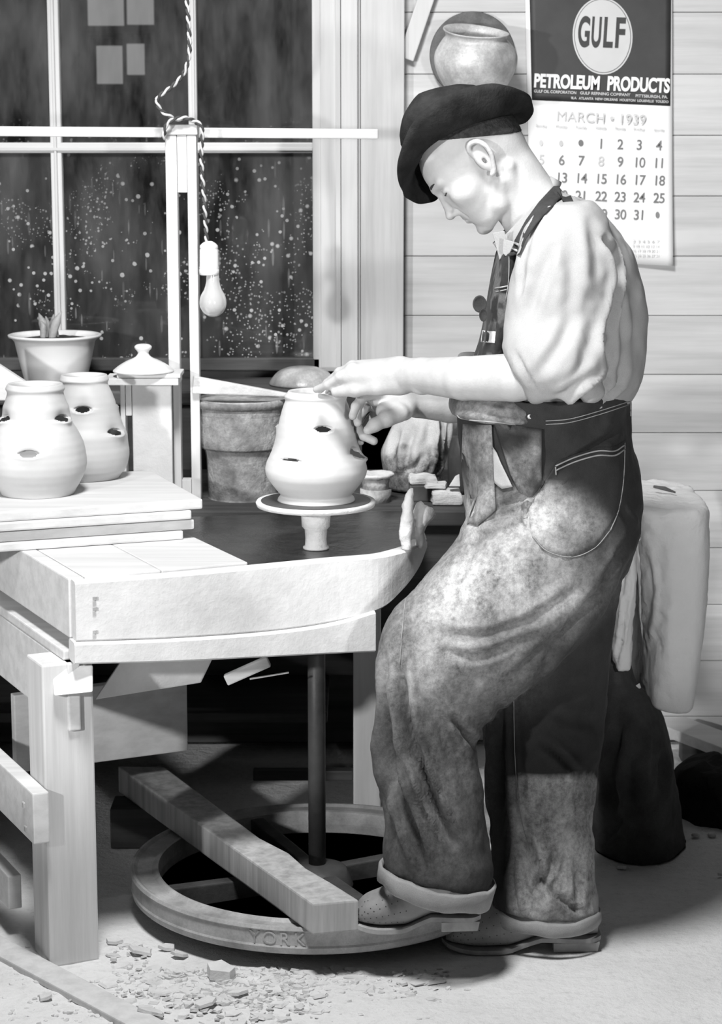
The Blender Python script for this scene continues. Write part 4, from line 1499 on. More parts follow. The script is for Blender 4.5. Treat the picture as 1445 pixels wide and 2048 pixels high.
# dark heap at the wall foot
rows = [(1362, 1520, 1420, 1512, 4.9, 0.04), (1352, 1545, 1480, 1530, 4.9, 0.09), (1348, 1580, 1540, 1560, 4.9, 0.13), (1346, 1620, 1570, 1600, 4.9, 0.16), (1344, 1655, 1580, 1650, 4.9, 0.17)]
V, F_ = remesh([ring_loft(rows, 4, 36)], 0.014, 2)
V += (noise3(V, 14, 31, 4) * 0.04)[:, None]
V[:, 2] = np.maximum(V[:, 2], -0.005)
tag(obj('earth_heap', V, F_, M['earth'], loc=(float(V[:, 0].mean()), 5.02, 0)), 'dark heap of earth at the wall foot, right edge of the picture', 'heap')
for px in (1392, 1425):
    c = PZ(px, 1669, 0.004)
    V, F_ = lathe((c.x, c.y, 0), [(0.001, 0), (0.009, 0.0), (0.010, 0.004), (0.006, 0.008), (0.001, 0.009)], 12)
    tag(obj('white_pebble', V, F_, M['claydry'], loc=(c.x, c.y, 0), smooth=True), 'small white pebble before the dark heap, ' + ('nearer the bin' if px == 1392 else 'nearer the picture edge'), 'pebble', 'white pebbles by the heap')
a, b = PZ(1335, 1478, 0.045), PZ(1560, 1560, 0.05)
V, F_ = stick((a.x, a.y, 0.085), (b.x, b.y, 0.085), 0.028, 0.10, (0, 1, 0.0))
V = np.array(V); V[:, 2] += 0.0
tag(obj('ground_plank', V, F_, M['raw'], loc=(a.x, a.y, 0.04)), 'pale plank lying along the foot of the wall behind the heap', 'plank')
obj_ = thing('plank_support', (a.x, a.y, 0), 'short block under the pale plank at the wall foot', 'block')
obj('block', *abox(a.x + 0.03, a.x + 0.11, a.y - 0.05, a.y - 0.005, 0.0, 0.070, 0.003), M['darkwood'], obj_)

# ================================================================== GROUND LITTER
def chip(c, r, th, mat, name, label, group, ang=0, tilt=0.15):
    n = rnd.randint(5, 7)
    a0 = rnd.uniform(0, 6)
    pts = []
    for k in range(n):
        a = a0 + 2 * math.pi * k / n + rnd.uniform(-.25, .25)
        q = r * rnd.uniform(0.65, 1.1)
        pts.append((q * math.cos(a), q * 0.75 * math.sin(a)))
    tx, ty = rnd.uniform(-tilt, tilt), rnd.uniform(-tilt, tilt)
    lift = r * (abs(tx) + abs(ty)) * 0.4
    V, F_ = hexa([(c.x + x, c.y + y, c.z + lift + x * tx + y * ty) for x, y in pts], [(c.x + x * .93, c.y + y * .93, c.z + lift + th + x * tx + y * ty) for x, y in pts], 0.0)
    o = obj(name, V, F_, mat, loc=tuple(c))
    if label: tag(o, label, 'clay chip', group)
    return o


named = [((228, 1886), 0.022, 'flat pale clay chip beside the table leg'), ((228, 1922), 0.010, 'small round clay chip near the table leg'), ((283, 1905), 0.028, 'long pointed clay chip before the flywheel'),
         ((336, 1899), 0.020, 'dull grey clay chip in the flywheel shadow'), ((358, 1915), 0.022, 'jagged clay chip under the flywheel edge'), ((92, 1998), 0.016, 'curled clay shaving by the ground board'),
         ((440, 1958), 0.034, 'upright broken clay slab before the flywheel'), ((1243, 1738), 0.014, 'white clay chip on the bare floor behind the boots'), ((300, 2030), 0.03, 'broad clay flake at the lower picture edge'),
         ((410, 2010), 0.03, 'thick clay flake in the litter before the flywheel'), ((478, 1990), 0.026, 'cracked clay flake right in the litter heap'), ((1440, 1752), 0.006, 'tiny chip far right on the floor')]
for (px, py), r, lab in named:
    c = PZ(px, py, 0.0)
    chip(c, r, 0.006 if 'slab' not in lab else 0.02, M['claydry'], 'clay_chip', lab, 'clay chips on the floor', tilt=0.25)
# uncountable crumbs
bmV, bmF = [], []
for k in range(1500):
    u = rnd.random()
    px = rnd.gauss(440, 170) if u < 0.75 else rnd.uniform(0, 900)
    py = rnd.uniform(1890, 2046) if px < 300 else 1935 + abs(rnd.gauss(0, 45))
    if px < 0 or py > 2060: continue
    c = PZ(px, py, 0.0)
    r = rnd.uniform(0.002, 0.010) * (1.2 if 330 < px < 620 else 0.8)
    big = rnd.random() < 0.07 and px > 210
    if big: r = rnd.uniform(0.012, 0.026)
    if 60 < px < 225 and py < 1960: continue
    n = rnd.randint(4, 6)
    a0 = rnd.uniform(0, 6)
    base = len(bmV)
    tx, ty = rnd.uniform(-.4, .4), rnd.uniform(-.4, .4)
    h = 0.004 if big else r * rnd.uniform(0.25, 0.7)
    if big: tx, ty = tx * 0.5, ty * 0.5
    for lev, f in ((0, 1.0), (1, 0.8)):
        for i in range(n):
            a = a0 + 2 * math.pi * i / n
            x, y = r * f * math.cos(a) * rnd.uniform(.7, 1.2), r * f * math.sin(a) * rnd.uniform(.5, .9)
            bmV.append((c.x + x, c.y + y, -0.006 + lev * h + x * tx + y * ty + 0.003))
    bmF.append(tuple(base + n + i for i in range(n)))
    for i in range(n):
        bmF.append((base + i, base + (i + 1) % n, base + n + (i + 1) % n, base + n + i))
tag(obj('clay_debris', bmV, bmF, M['claydry']), 'scattered clay crumbs and flakes on the dirt before the flywheel', 'debris', kind='stuff')
# board half sunk in the dirt, lower left
a, b = PZ(-40, 1880, 0.0), PZ(330, 2075, 0.0)
V, F_ = stick((a.x, a.y, 0.004), (b.x, b.y, 0.002), 0.014, 0.06, (0.5, 0.7, 0))
tag(obj('ground_board', V, F_, M['rawz'], loc=(a.x, a.y, 0)), 'narrow board half sunk in the dirt beside the table leg', 'board')

# ================================================================== THE POTTER
YM = 4.06
foot0 = PZ(1150, 1905, 0.0)
man = thing('person', (foot0.x - 0.1, YM, 0), 'man in dark felt hat, pale shirt and clay-stained overalls, bending over the wheel', 'person')

# ---------------- head and neck: a smooth-blended solid in head axes (forward, side, up), metres
hs = 4.014
O_ = P(770 + 775 / hs, 130 + 740 / hs, YM)
KH = 1056.0 / SCL(YM, 1.5)
Fv, Uv, Sv = np.array((-0.754, 0, -0.657)), np.array((-0.657, 0, 0.754)), np.array((0, -1.0, 0))


def h2w(v):
    v = np.asarray(v, float)
    return np.array(O_) + KH * (v[:, :1] * Fv + v[:, 1:2] * Sv + v[:, 2:3] * Uv)


def cranium(f):
    d = f.ell((0.002, 0, 0.040), (0.092, 0.074, 0.085))
    d = smin(d, f.ell((0.056, 0, 0.022), (0.054, 0.060, 0.062)), 0.02)
    d = smin(d, f.ell((-0.030, 0, 0.005), (0.057, 0.062, 0.055)), 0.02)
    return d


def build_head():
    f = Field((-0.125, -0.105, -0.235), (0.145, 0.105, 0.145), 0.0019)
    f.d = cranium(f)
    f.add(f.ell((0.050, 0, -0.030), (0.054, 0.056, 0.066)), 0.02)
    # jaw and chin
    for s in (-1, 1):
        f.add(f.cone((0.004, s * 0.050, -0.055), (0.030, s * 0.043, -0.087), 0.016, 0.013), 0.02)
        f.add(f.cone((0.030, s * 0.043, -0.087), (0.074, s * 0.012, -0.104), 0.013, 0.0125), 0.016)
        f.add(f.ell((0.066, s * 0.046, -0.024), (0.026, 0.017, 0.018)), 0.016)      # cheekbone
        f.add(f.cone((0.066, s * 0.040, -0.035), (0.070, s * 0.024, -0.085), 0.015, 0.014), 0.02)
    f.add(f.ell((0.0815, 0, -0.1025), (0.0150, 0.017, 0.0135)), 0.010)
    f.add(f.ell((0.066, 0, -0.064), (0.0325, 0.036, 0.034)), 0.014)                 # maxilla
    # brow
    for s in (-1, 1):
        f.add(f.cone((0.1045, s * 0.008, 0.0105), (0.090, s * 0.043, 0.017), 0.0085, 0.007), 0.010)
    # sockets, eyes and lids
    for s in (-1, 1):
        f.cut(f.ell((0.113, s * 0.033, -0.004), (0.016, 0.018, 0.010)), 0.012)
        f.add(f.ell((0.0855, s * 0.032, -0.003), (0.0135, 0.0155, 0.0115)), 0.004)
        f.cut(f.cone((0.0990, s * 0.022, -0.0075), (0.0945, s * 0.045, -0.0045), 0.0011, 0.0011), 0.0015)
        f.cut(f.cone((0.0985, s * 0.022, 0.0035), (0.0925, s * 0.046, 0.0045), 0.0010, 0.0008), 0.002)
    # nose
    f.add(f.cone((0.1015, 0, 0.000), (0.1105, 0, -0.036), 0.0070, 0.0085), 0.008)
    f.add(f.ell((0.1140, 0, -0.0445), (0.0105, 0.0105, 0.0090)), 0.006)
    for s in (-1, 1):
        f.add(f.ell((0.1020, s * 0.0105, -0.0470), (0.0105, 0.0065, 0.0072)), 0.005)
        f.cut(f.ell((0.1085, s * 0.0065, -0.0545), (0.0045, 0.0030, 0.0035)), 0.002)
        f.cut(f.cone((0.098, s * 0.019, -0.043), (0.094, s * 0.028, -0.066), 0.0016, 0.0016), 0.006)
    # lips
    for s in (-1, 1):
        f.add(f.cone((0.0955, 0, -0.0655), (0.0875, s * 0.021, -0.0692), 0.0050, 0.0028), 0.004)
        f.add(f.cone((0.0960, 0, -0.0765), (0.0870, s * 0.020, -0.0722), 0.0054, 0.0028), 0.004)
        f.cut(f.cone((0.1035, 0, -0.0705), (0.0885, s * 0.025, -0.0706), 0.0016, 0.0013), 0.0018)
    f.cut(f.cone((0.1045, -0.014, -0.0885), (0.1045, 0.014, -0.0885), 0.0085, 0.0085), 0.010)
    # neck
    f.add(f.cone((-0.030, 0, -0.020), (-0.012, 0, -0.150), 0.053, 0.058), 0.018)
    f.add(f.cone((0.020, 0, -0.092), (0.030, 0, -0.150), 0.022, 0.024), 0.02)
    for s in (-1, 1):
        f.add(f.cone((-0.025, s * 0.055, -0.045), (0.030, s * 0.018, -0.150), 0.011, 0.010), 0.012)
    f.add(f.cone((-0.012, 0, -0.150), (-0.01, 0, -0.225), 0.058, 0.075), 0.02)
    # ears
    for s in (-1, 1):
        f.add(f.ell((-0.001, s * 0.074, 0.0), (0.017, 0.008, 0.030)), 0.006)
        pts = [(0.012, 0.073, 0.016), (0.011, 0.078, 0.028), (0.003, 0.083, 0.036), (-0.010, 0.087, 0.031), (-0.0165, 0.089, 0.016), (-0.0155, 0.087, -0.002), (-0.008, 0.082, -0.018), (0.000, 0.078, -0.031), (0.008, 0.075, -0.034)]
        pts = cr(pts, 3)
        for a, b in zip(pts[:-1], pts[1:]):
            f.add(f.cone((a[0], s * a[1], a[2]), (b[0], s * b[1], b[2]), 0.0042, 0.0042), 0.003)
        f.cut(f.ell((0.000, s * 0.090, -0.003), (0.008, 0.009, 0.013)), 0.004)
        f.cut(f.ell((0.002, s * 0.080, -0.006), (0.0034, 0.012, 0.0065)), 0.002)
        f.cut(f.cone((0.000, s * 0.090, 0.024), (-0.009, s * 0.094, 0.010), 0.0045, 0.0045), 0.004)
    V, Fc = f.mesh(1)
    return h2w(V), [q[::-1] for q in Fc]


HV, HF = build_head()


# ---------------- arms and hands
def finger(f, pts, r0, r1, k=0.004):
    rr = np.linspace(r0, r1, len(pts))
    for i in range(len(pts) - 1):
        f.add(f.cone(pts[i], pts[i + 1], rr[i], rr[i + 1]), k)


def build_near_arm():
    pts = dict(el=P(1115, 748, 3.905), w=P(842, 752, 4.07))
    lo = np.array(P(600, 830, 4.30)); hi = np.array(P(1230, 680, 3.80))
    f = Field((lo[0] - .02, 3.80, P(700, 850, 4.0).z), (hi[0], 4.34, P(700, 640, 4.0).z), 0.0027)
    q = lambda x, y, Y: P(x, y, Y)
    # forearm: muscle belly near the elbow, flat wrist
    f.d = f.cone(q(1150, 740, 3.86), q(1030, 754, 3.88), 0.042, 0.0440)
    f.add(f.cone(q(1030, 755, 3.88), q(930, 757, 3.955), 0.0440, 0.0405), 0.004)
    f.add(f.cone(q(930, 757, 3.955), q(845, 751, 4.055), 0.0405, 0.0335), 0.004)
    # wrist bone and hand back
    f.add(f.cone(q(845, 751, 4.055), q(808, 750, 4.095), 0.0335, 0.0325), 0.004)
    f.add(f.cone(q(800, 758, 4.105), q(722, 766, 4.150), 0.0290, 0.0185), 0.015)
    f.add(f.cone(q(790, 750, 4.105), q(700, 752, 4.150), 0.0280, 0.0190), 0.015)
    f.add(f.cone(q(800, 737, 4.10), q(720, 737, 4.165), 0.0215, 0.0170), 0.012)
    f.add(f.cone(q(800, 747, 4.13), q(722, 744, 4.205), 0.0215, 0.0170), 0.012)
    f.add(f.cone(q(802, 762, 4.10), q(738, 765, 4.15), 0.0200, 0.0160), 0.012)
    f.add(f.ell(q(842, 778, 4.045), (0.013, 0.010, 0.009)), 0.01)
    f.add(f.cone(q(722, 766, 4.150), q(686, 774, 4.158), 0.0175, 0.0105), 0.008)
    # four fingers bending down over the rim
    for (k0, k1, k2, tip, r) in (
        ((706, 738, 4.140), (682, 753, 4.150), (656, 770, 4.165), (633, 779, 4.185), 0.0098),
        ((706, 733, 4.175), (680, 745, 4.195), (655, 766, 4.215), (640, 781, 4.225), 0.0094),
        ((710, 740, 4.200), (688, 752, 4.222), (667, 771, 4.238), (657, 785, 4.245), 0.0090),
        ((718, 748, 4.222), (700, 760, 4.240), (684, 776, 4.255), (676, 788, 4.262), 0.0080)):
        finger(f, [q(*k0), q(*k1), q(*k2), q(*tip)], r * 1.12, r * 0.74)
        f.add(f.ell(q(*k0), (r * 1.15, r * 1.1, r * 1.1)), 0.010)
        f.add(f.ell(q(*k1), (r * 1.12, r * 1.0, r * 1.08)), 0.004)
    # thumb along the near side of the palm, pointing at the rim
    finger(f, [q(800, 770, 4.085), q(756, 775, 4.110), q(712, 781, 4.135), q(672, 785, 4.160)], 0.0165, 0.0090, 0.010)
    return f.mesh(1)


def build_far_arm():
    q = lambda x, y, Y: P(x, y, Y)
    f = Field((q(690, 800, 4.3).x - .01, 4.10, q(700, 915, 4.2).z), (q(1010, 800, 4.3).x, 4.42, q(700, 735, 4.2).z), 0.0025)
    f.d = f.cone(q(985, 808, 4.345), q(900, 812, 4.325), 0.040, 0.034)
    f.add(f.cone(q(900, 812, 4.325), q(836, 808, 4.305), 0.034, 0.0275), 0.004)
    f.add(f.cone(q(836, 808, 4.305), q(800, 804, 4.285), 0.0275, 0.0265), 0.004)
    # palm
    f.add(f.cone(q(805, 798, 4.29), q(752, 795, 4.275), 0.024, 0.019), 0.012)
    f.add(f.cone(q(806, 818, 4.27), q(770, 822, 4.245), 0.024, 0.018), 0.012)
    f.add(f.cone(q(802, 806, 4.305), q(755, 808, 4.305), 0.022, 0.018), 0.012)
    # thumb: heel of the hand to the jar wall, pointing down-left
    finger(f, [q(800, 826, 4.245), q(773, 838, 4.225), q(750, 850, 4.210), q(737, 860, 4.202)], 0.0185, 0.0098, 0.008)
    # fingers
    finger(f, [q(757, 788, 4.262), q(728, 793, 4.245), q(712, 812, 4.225), q(706, 832, 4.215)], 0.0108, 0.0082)
    finger(f, [q(752, 792, 4.285), q(722, 800, 4.285), q(714, 822, 4.262), q(716, 846, 4.245)], 0.0108, 0.0084)
    finger(f, [q(752, 804, 4.305), q(726, 820, 4.315), q(715, 848, 4.295), q(728, 872, 4.262), q(748, 882, 4.25)], 0.0104, 0.0086)
    finger(f, [q(760, 814, 4.315), q(740, 838, 4.325), q(724, 862, 4.310), q(722, 884, 4.29)], 0.0092, 0.0072)
    return f.mesh(1)


NV, NF = build_near_arm()
FV, FF = build_far_arm()

# hidden trunk, upper arms and legs so that the figure is whole under its clothes
q = lambda x, y, Y: np.array(P(x, y, Y))


def build_trunk():
    f = Field((q(880, 900, 3.9)[0] - 0.12, 3.76, 0.02), (q(1290, 900, 4.1)[0] + .02, 4.40, 1.46), 0.009)
    sh = q(1120, 470, YM)
    f.d = f.cone(q(1120, 500, YM - .09), q(1120, 500, YM + .09), 0.075, 0.075)
    f.add(f.cone(q(1130, 520, YM), q(1140, 760, YM), 0.105, 0.10), 0.06)
    f.add(f.cone(q(1140, 760, YM), q(1130, 960, YM), 0.10, 0.11), 0.06)
    f.add(f.cone(q(1125, 480, YM - .12), q(1120, 735, 3.915), 0.05, 0.045), 0.03)
    f.add(f.cone(q(1100, 480, YM + .14), q(1010, 790, 4.34), 0.05, 0.042), 0.03)
    f.add(f.cone(q(1100, 430, YM), q(1120, 520, YM), 0.055, 0.07), 0.04)
    f.add(f.cone(q(1120, 1000, YM - .07), q(870, 1290, 3.93), 0.085, 0.06), 0.03)
    f.add(f.cone(q(870, 1290, 3.93), q(870, 1760, 3.90), 0.06, 0.04), 0.02)
    f.add(f.cone(q(1130, 1000, YM + .07), q(1120, 1420, 4.08), 0.085, 0.06), 0.03)
    f.add(f.cone(q(1120, 1420, 4.08), q(1120, 1840, 4.04), 0.06, 0.04), 0.02)
    return f.mesh(1)


TV, TF = build_trunk()
V, F_ = merge((HV, HF), (NV, NF), (FV, FF), (TV, TF))
body = obj('body', V, F_, M['skin'], man, smooth=True)

# eyebrows and lashes
for s in (1, -1):
    pts = h2w(np.array([(0.1115, s * 0.012, 0.0165), (0.1065, s * 0.026, 0.0205), (0.0965, s * 0.043, 0.0215)]))
    obj('eyebrow', *tube(cr(pts, 5), [0.0012, 0.002, 0.0024, 0.0026, 0.0026, 0.0026, 0.0024, 0.002, 0.0018, 0.0014, 0.0008], 6), M['hair'], man, smooth=True)
    pts = h2w(np.array([(0.0985, s * 0.022, -0.0080), (0.0985, s * 0.033, -0.0085), (0.0935, s * 0.0455, -0.0055)]))
    obj('eyelash', *tube(cr(pts, 4), 0.0010, 5), M['hair'], man, smooth=True)


def build_hair():
    f = Field((-0.12, -0.095, -0.05), (0.09, 0.095, 0.14), 0.0026)
    d = cranium(f) - 0.0035
    plane = -(f.Z - (0.058 + (f.X - 0.015) * 0.72))
    low = -(f.Z + 0.030)
    f.d = smax(smax(d, plane, 0.006), low, 0.004)
    f.cut(f.ell((-0.001, 0.085, 0.0), (0.024, 0.02, 0.040)), 0.004)
    f.cut(f.ell((-0.001, -0.085, 0.0), (0.024, 0.02, 0.040)), 0.004)
    f.d = smax(f.d, (f.X - 0.052), 0.006)
    V, Fc = f.mesh(1)
    V = V + (noise3(V, 260, 41, 2) * 0.003)[:, None]
    return h2w(V), [q[::-1] for q in Fc]


obj('hair', *build_hair(), M['hair'], man, smooth=True)


# ---------------- felt hat: dented crown and a broad rolled brim
def build_hat():
    hat = None
    n = 72
    # band on the head, per angle (0 forehead, 90 near side)
    def band(a):
        f_ = 0.0 + 0.098 * math.cos(a)
        s_ = 0.083 * math.sin(a)
        u_ = 0.056 + 0.034 * math.cos(a) + 0.016 * math.sin(a) ** 2 - 0.018 * max(0.0, math.cos(a)) ** 3
        return np.array((f_, s_, u_))
    # crown
    V, Fc = [], []
    rows = [(1.0, 0.0), (1.02, 0.022), (1.02, 0.046), (0.97, 0.068), (0.88, 0.085), (0.74, 0.097), (0.54, 0.104), (0.32, 0.107), (0.12, 0.107)]
    upv = np.array((0.10, 0, 0.995))
    cen = np.array((0.0, 0, 0.052))
    for sc, h in rows:
        for k in range(n):
            a = 2 * math.pi * k / n
            b = band(a)
            p = cen + (b - cen) * sc + upv * h * (1 - 0.33 * max(0.0, b[0] * sc) / 0.098)
            V.append(p)
    m = len(rows)
    for i in range(m - 1):
        for k in range(n):
            k2 = (k + 1) % n
            Fc.append((i * n + k, i * n + k2, (i + 1) * n + k2, (i + 1) * n + k))
    Fc.append(tuple((m - 1) * n + k for k in range(n)))
    V = np.array(V)
    V[:, 2] -= 0.010 * np.exp(-(V[:, 1] / 0.02) ** 2) * np.clip((V[:, 2] - 0.12) / 0.04, 0, 1)
    V += (noise3(V, 22, 51, 2) * 0.005)[:, None]
    crown = fixn(h2w(V), Fc)
    # brim: outer edge control points by angle (deg): forward, side, up
    ctrl = {0: (0.160, 0.0, 0.040), 22: (0.150, 0.055, 0.064), 42: (0.120, 0.092, 0.104), 60: (0.072, 0.118, 0.132), 78: (0.035, 0.130, 0.140), 96: (-0.005, 0.132, 0.138), 115: (-0.050, 0.122, 0.122), 135: (-0.098, 0.100, 0.096),
            152: (-0.128, 0.070, 0.060), 166: (-0.141, 0.040, 0.034), 180: (-0.142, 0.0, 0.018), 200: (-0.134, -0.040, 0.002), 220: (-0.110, -0.085, -0.010), 245: (-0.060, -0.120, 0.020), 270: (0.0, -0.130, 0.050),
            295: (0.060, -0.125, 0.030), 318: (0.118, -0.100, -0.012), 338: (0.150, -0.055, 0.010)}
    full = sorted(ctrl.items())
    angs = np.array([k for k, _ in full] + [360.0])
    pts = np.array([v for _, v in full] + [full[0][1]])
    N_ = 120
    aa = np.linspace(0, 360, N_, endpoint=False)
    ext = np.concatenate([angs[-3:-1] - 360, angs, angs[1:3] + 360])
    pe = np.vstack([pts[-3:-1], pts, pts[1:3]])
    edge = np.stack([np.interp(aa, ext, pe[:, c]) for c in range(3)], 1)
    for _ in range(3):
        edge = 0.5 * edge + 0.25 * (np.roll(edge, 1, 0) + np.roll(edge, -1, 0))
    R = 9
    top, bot = [], []
    for i, a in enumerate(aa):
        b = band(math.radians(a))
        e = edge[i]
        out = np.array((b[0] / 0.098 ** 2, b[1] / 0.083 ** 2, 0))
        out /= np.linalg.norm(out)
        L = np.linalg.norm(e - b)
        c1 = b + out * L * 0.42 + np.array((0, 0, -0.004))
        for j in range(R):
            t = j / (R - 1)
            p = (1 - t) ** 2 * b + 2 * t * (1 - t) * c1 + t * t * e
            top.append(p)
    top = np.array(top)
    top += (noise3(top, 16, 52, 2) * 0.006)[:, None]
    nb = len(top)
    Fc = []
    for i in range(N_):
        i2 = (i + 1) % N_
        for j in range(R - 1):
            Fc.append((i * R + j, i2 * R + j, i2 * R + j + 1, i * R + j + 1))
    nr = normals_of(top, Fc)
    bot = top + nr * 0.0028
    V = np.vstack([top, bot])
    F2 = list(Fc) + [tuple(nb + k for k in q[::-1]) for q in Fc]
    for i in range(N_):
        i2 = (i + 1) % N_
        for j in (0, R - 1):
            q_ = (i * R + j, i2 * R + j, nb + i2 * R + j, nb + i * R + j)
            F2.append(q_)
    brim = fixn(h2w(V), F2)
    hat = obj('hat', *crown, M['felt'], man, smooth=True)
    obj('hat_brim', *brim, M['felt'], hat, smooth=True)


build_hat()

# ---------------- shirt
torso = [(1000, 480, 1098, 372, YM, 0.075), (1006, 502, 1150, 392, YM, 0.12), (1000, 530, 1205, 425, YM, 0.165), (992, 570, 1252, 478, YM, 0.185), (984, 620, 1280, 550, YM, 0.19), (976, 670, 1291, 630, YM, 0.185), (962, 716, 1291, 700, YM, 0.174),
         (940, 760, 1286, 752, YM, 0.168), (935, 790, 1274, 782, YM, 0.150), (950, 840, 1236, 830, YM, 0.120)]
sleeve = [(1078, 412, 1190, 398, 3.95, 0.06), (1050, 455, 1218, 445, 3.935, 0.078), (1034, 510, 1228, 500, 3.92, 0.082), (1020, 570, 1228, 560, 3.91, 0.082), (1010, 630, 1222, 630, 3.905, 0.082), (1004, 680, 1218, 695, 3.875, 0.082), (1012, 722, 1216, 745, 3.865, 0.080),
          (1044, 762, 1206, 775, 3.862, 0.072), (1082, 792, 1176, 800, 3.865, 0.050)]
cuffn = [(1074, 690, 1100, 800, 3.868, 0.064), (1036, 688, 1076, 808, 3.872, 0.067), (1000, 688, 1060, 810, 3.880, 0.066)]
fars = [(1060, 430, 1130, 480, 4.22, 0.07), (1020, 560, 1110, 560, 4.27, 0.075), (975, 690, 1080, 680, 4.32, 0.07), (945, 740, 1060, 800, 4.34, 0.06)]
fars2 = [(1000, 700, 1000, 830, 4.35, 0.06), (950, 702, 955, 830, 4.345, 0.058), (915, 706, 930, 818, 4.34, 0.054)]
V, F_ = remesh([ring_loft(torso, 5, 44), ring_loft(sleeve, 5, 36), ring_loft(cuffn, 4, 32), ring_loft(fars, 5, 28), ring_loft(fars2, 4, 28)], 0.0062, 7)
V = folds(V, F_, [
    ([(1208, 470), (1226, 512), (1232, 560), (1222, 620), (1216, 672)], 5, 0.022),
    ([(1222, 600), (1214, 680), (1222, 740)], 7, 0.010),
    ([(1128, 818), (1168, 790), (1205, 766), (1222, 738)], 5, 0.014),
    ([(1186, 808), (1215, 786), (1246, 760)], 5, 0.014),
    ([(1105, 800), (1150, 775), (1190, 740)], 8, 0.006),
    ([(1092, 412), (1062, 470), (1048, 540), (1040, 600)], 5, 0.007),
    ([(1080, 435), (1056, 500), (1046, 560)], 4, -0.004),
    ([(1110, 480), (1080, 560), (1056, 640)], 11, 0.006),
    ([(1140, 470), (1146, 560), (1130, 640)], 13, 0.005),
    ([(1180, 430), (1192, 500), (1196, 580)], 11, 0.005),
    ([(1150, 620), (1120, 690), (1070, 760)], 12, 0.007),
    ([(1190, 640), (1170, 720), (1130, 780)], 11, 0.006),
    ([(1260, 560), (1272, 640), (1262, 740)], 9, 0.007),
    ([(1245, 640), (1250, 700), (1232, 780)], 8, 0.008),
    ([(1030, 700), (1050, 740), (1076, 790)], 5, 0.006),
    ([(1090, 806), (1150, 806), (1240, 800)], 5, 0.008),
])
V += normals_of(V, F_) * (noise3(V, 26, 61, 2) * 0.006)[:, None]
shirt = obj('shirt', V, F_, M['shirt'], man, smooth=True)
shirt_bvh = BVHTree.FromPolygons([Vector(v) for v in V], F_)

# ---------------- overalls
hips = [(922, 786, 1268, 768, YM, 0.155), (916, 826, 1262, 812, YM, 0.157), (914, 856, 1262, 842, YM, 0.160), (918, 900, 1266, 890, YM, 0.168), (925, 950, 1280, 938, YM, 0.172), (930, 1000, 1286, 985, YM, 0.175), (935, 1050, 1284, 1040, YM, 0.172), (960, 1100, 1272, 1095, YM, 0.16), (1000, 1150, 1250, 1150, YM, 0.14)]
nleg = [(960, 960, 1275, 1020, 3.985, 0.09), (922, 1060, 1262, 1085, 3.97, 0.108), (880, 1120, 1238, 1165, 3.955, 0.112), (832, 1172, 1180, 1262, 3.945, 0.112), (788, 1222, 1090, 1352, 3.935, 0.108), (762, 1272, 1010, 1412, 3.93, 0.102), (752, 1330, 965, 1450, 3.925, 0.098), (753, 1400, 955, 1490, 3.92, 0.095),
        (758, 1480, 962, 1545, 3.915, 0.092), (764, 1560, 970, 1610, 3.91, 0.090), (766, 1640, 978, 1680, 3.905, 0.090), (766, 1690, 984, 1730, 3.90, 0.090), (766, 1730, 982, 1776, 3.90, 0.090)]
fleg = [(980, 1040, 1272, 1040, 4.13, 0.10), (985, 1120, 1258, 1110, 4.13, 0.108), (985, 1220, 1238, 1190, 4.12, 0.108), (975, 1320, 1226, 1290, 4.11, 0.104), (965, 1420, 1216, 1400, 4.10, 0.100), (968, 1500, 1204, 1490, 4.09, 0.097), (975, 1580, 1192, 1570, 4.085, 0.095), (982, 1660, 1188, 1655, 4.075, 0.095),
        (986, 1740, 1192, 1740, 4.065, 0.096), (984, 1780, 1198, 1786, 4.06, 0.092), (986, 1814, 1198, 1820, 4.055, 0.090)]
V, F_ = remesh([ring_loft(hips, 5, 48), ring_loft(nleg, 5, 44), ring_loft(fleg, 5, 44)], 0.0068, 6)
V = folds(V, F_, [
    ([(803, 1330), (815, 1440), (850, 1560), (885, 1640), (915, 1700)], 9, 0.028),
    ([(782, 1400), (788, 1540), (820, 1650), (850, 1750)], 9, 0.028),
    ([(772, 1300), (776, 1450), (782, 1640)], 7, 0.016),
    ([(840, 1330), (880, 1450), (930, 1560), (955, 1640)], 14, 0.008),
    ([(900, 1430), (935, 1470), (958, 1500)], 8, 0.010),
    ([(860, 1262), (960, 1272), (1060, 1240), (1160, 1170)], 10, 0.010),
    ([(880, 1300), (960, 1310), (1060, 1270)], 10, 0.008),
    ([(1000, 1380), (1080, 1310), (1170, 1220), (1230, 1150)], 12, 0.010),
    ([(1060, 1370), (1120, 1290), (1190, 1190)], 8, 0.008),
    ([(1240, 1010), (1262, 1060), (1235, 1120), (1205, 1160)], 7, 0.010),
    ([(985, 1020), (1050, 990), (1110, 960), (1150, 935)], 6, 0.014),
    ([(1090, 960), (1150, 920), (1210, 880), (1240, 850)], 8, 0.012),
    ([(1062, 1000), (1050, 1030), (1055, 1060)], 5, 0.012),
    ([(930, 1060), (1000, 1050), (1050, 1030)], 8, -0.006),
    ([(1028, 1400), (1036, 1520), (1042, 1640)], 4, -0.006),
    ([(1000, 1400), (1002, 1560), (1010, 1680), (1004, 1780)], 9, 0.020),
    ([(1046, 1660), (1062, 1700), (1080, 1760), (1096, 1800)], 8, 0.018),
    ([(1078, 1480), (1120, 1510), (1158, 1550)], 7, 0.010),
    ([(1060, 1790), (1100, 1740), (1110, 1690)], 7, 0.010),
    ([(1110, 1790), (1140, 1810), (1170, 1828)], 6, 0.010),
    ([(1150, 1700), (1160, 1770), (1150, 1830)], 8, 0.008),
    ([(1030, 1700), (1026, 1760), (1034, 1830)], 6, 0.010),
    ([(1100, 1420), (1140, 1440), (1190, 1440)], 10, 0.006),
])
V += normals_of(V, F_) * (noise3(V, 20, 62, 3) * 0.008)[:, None]
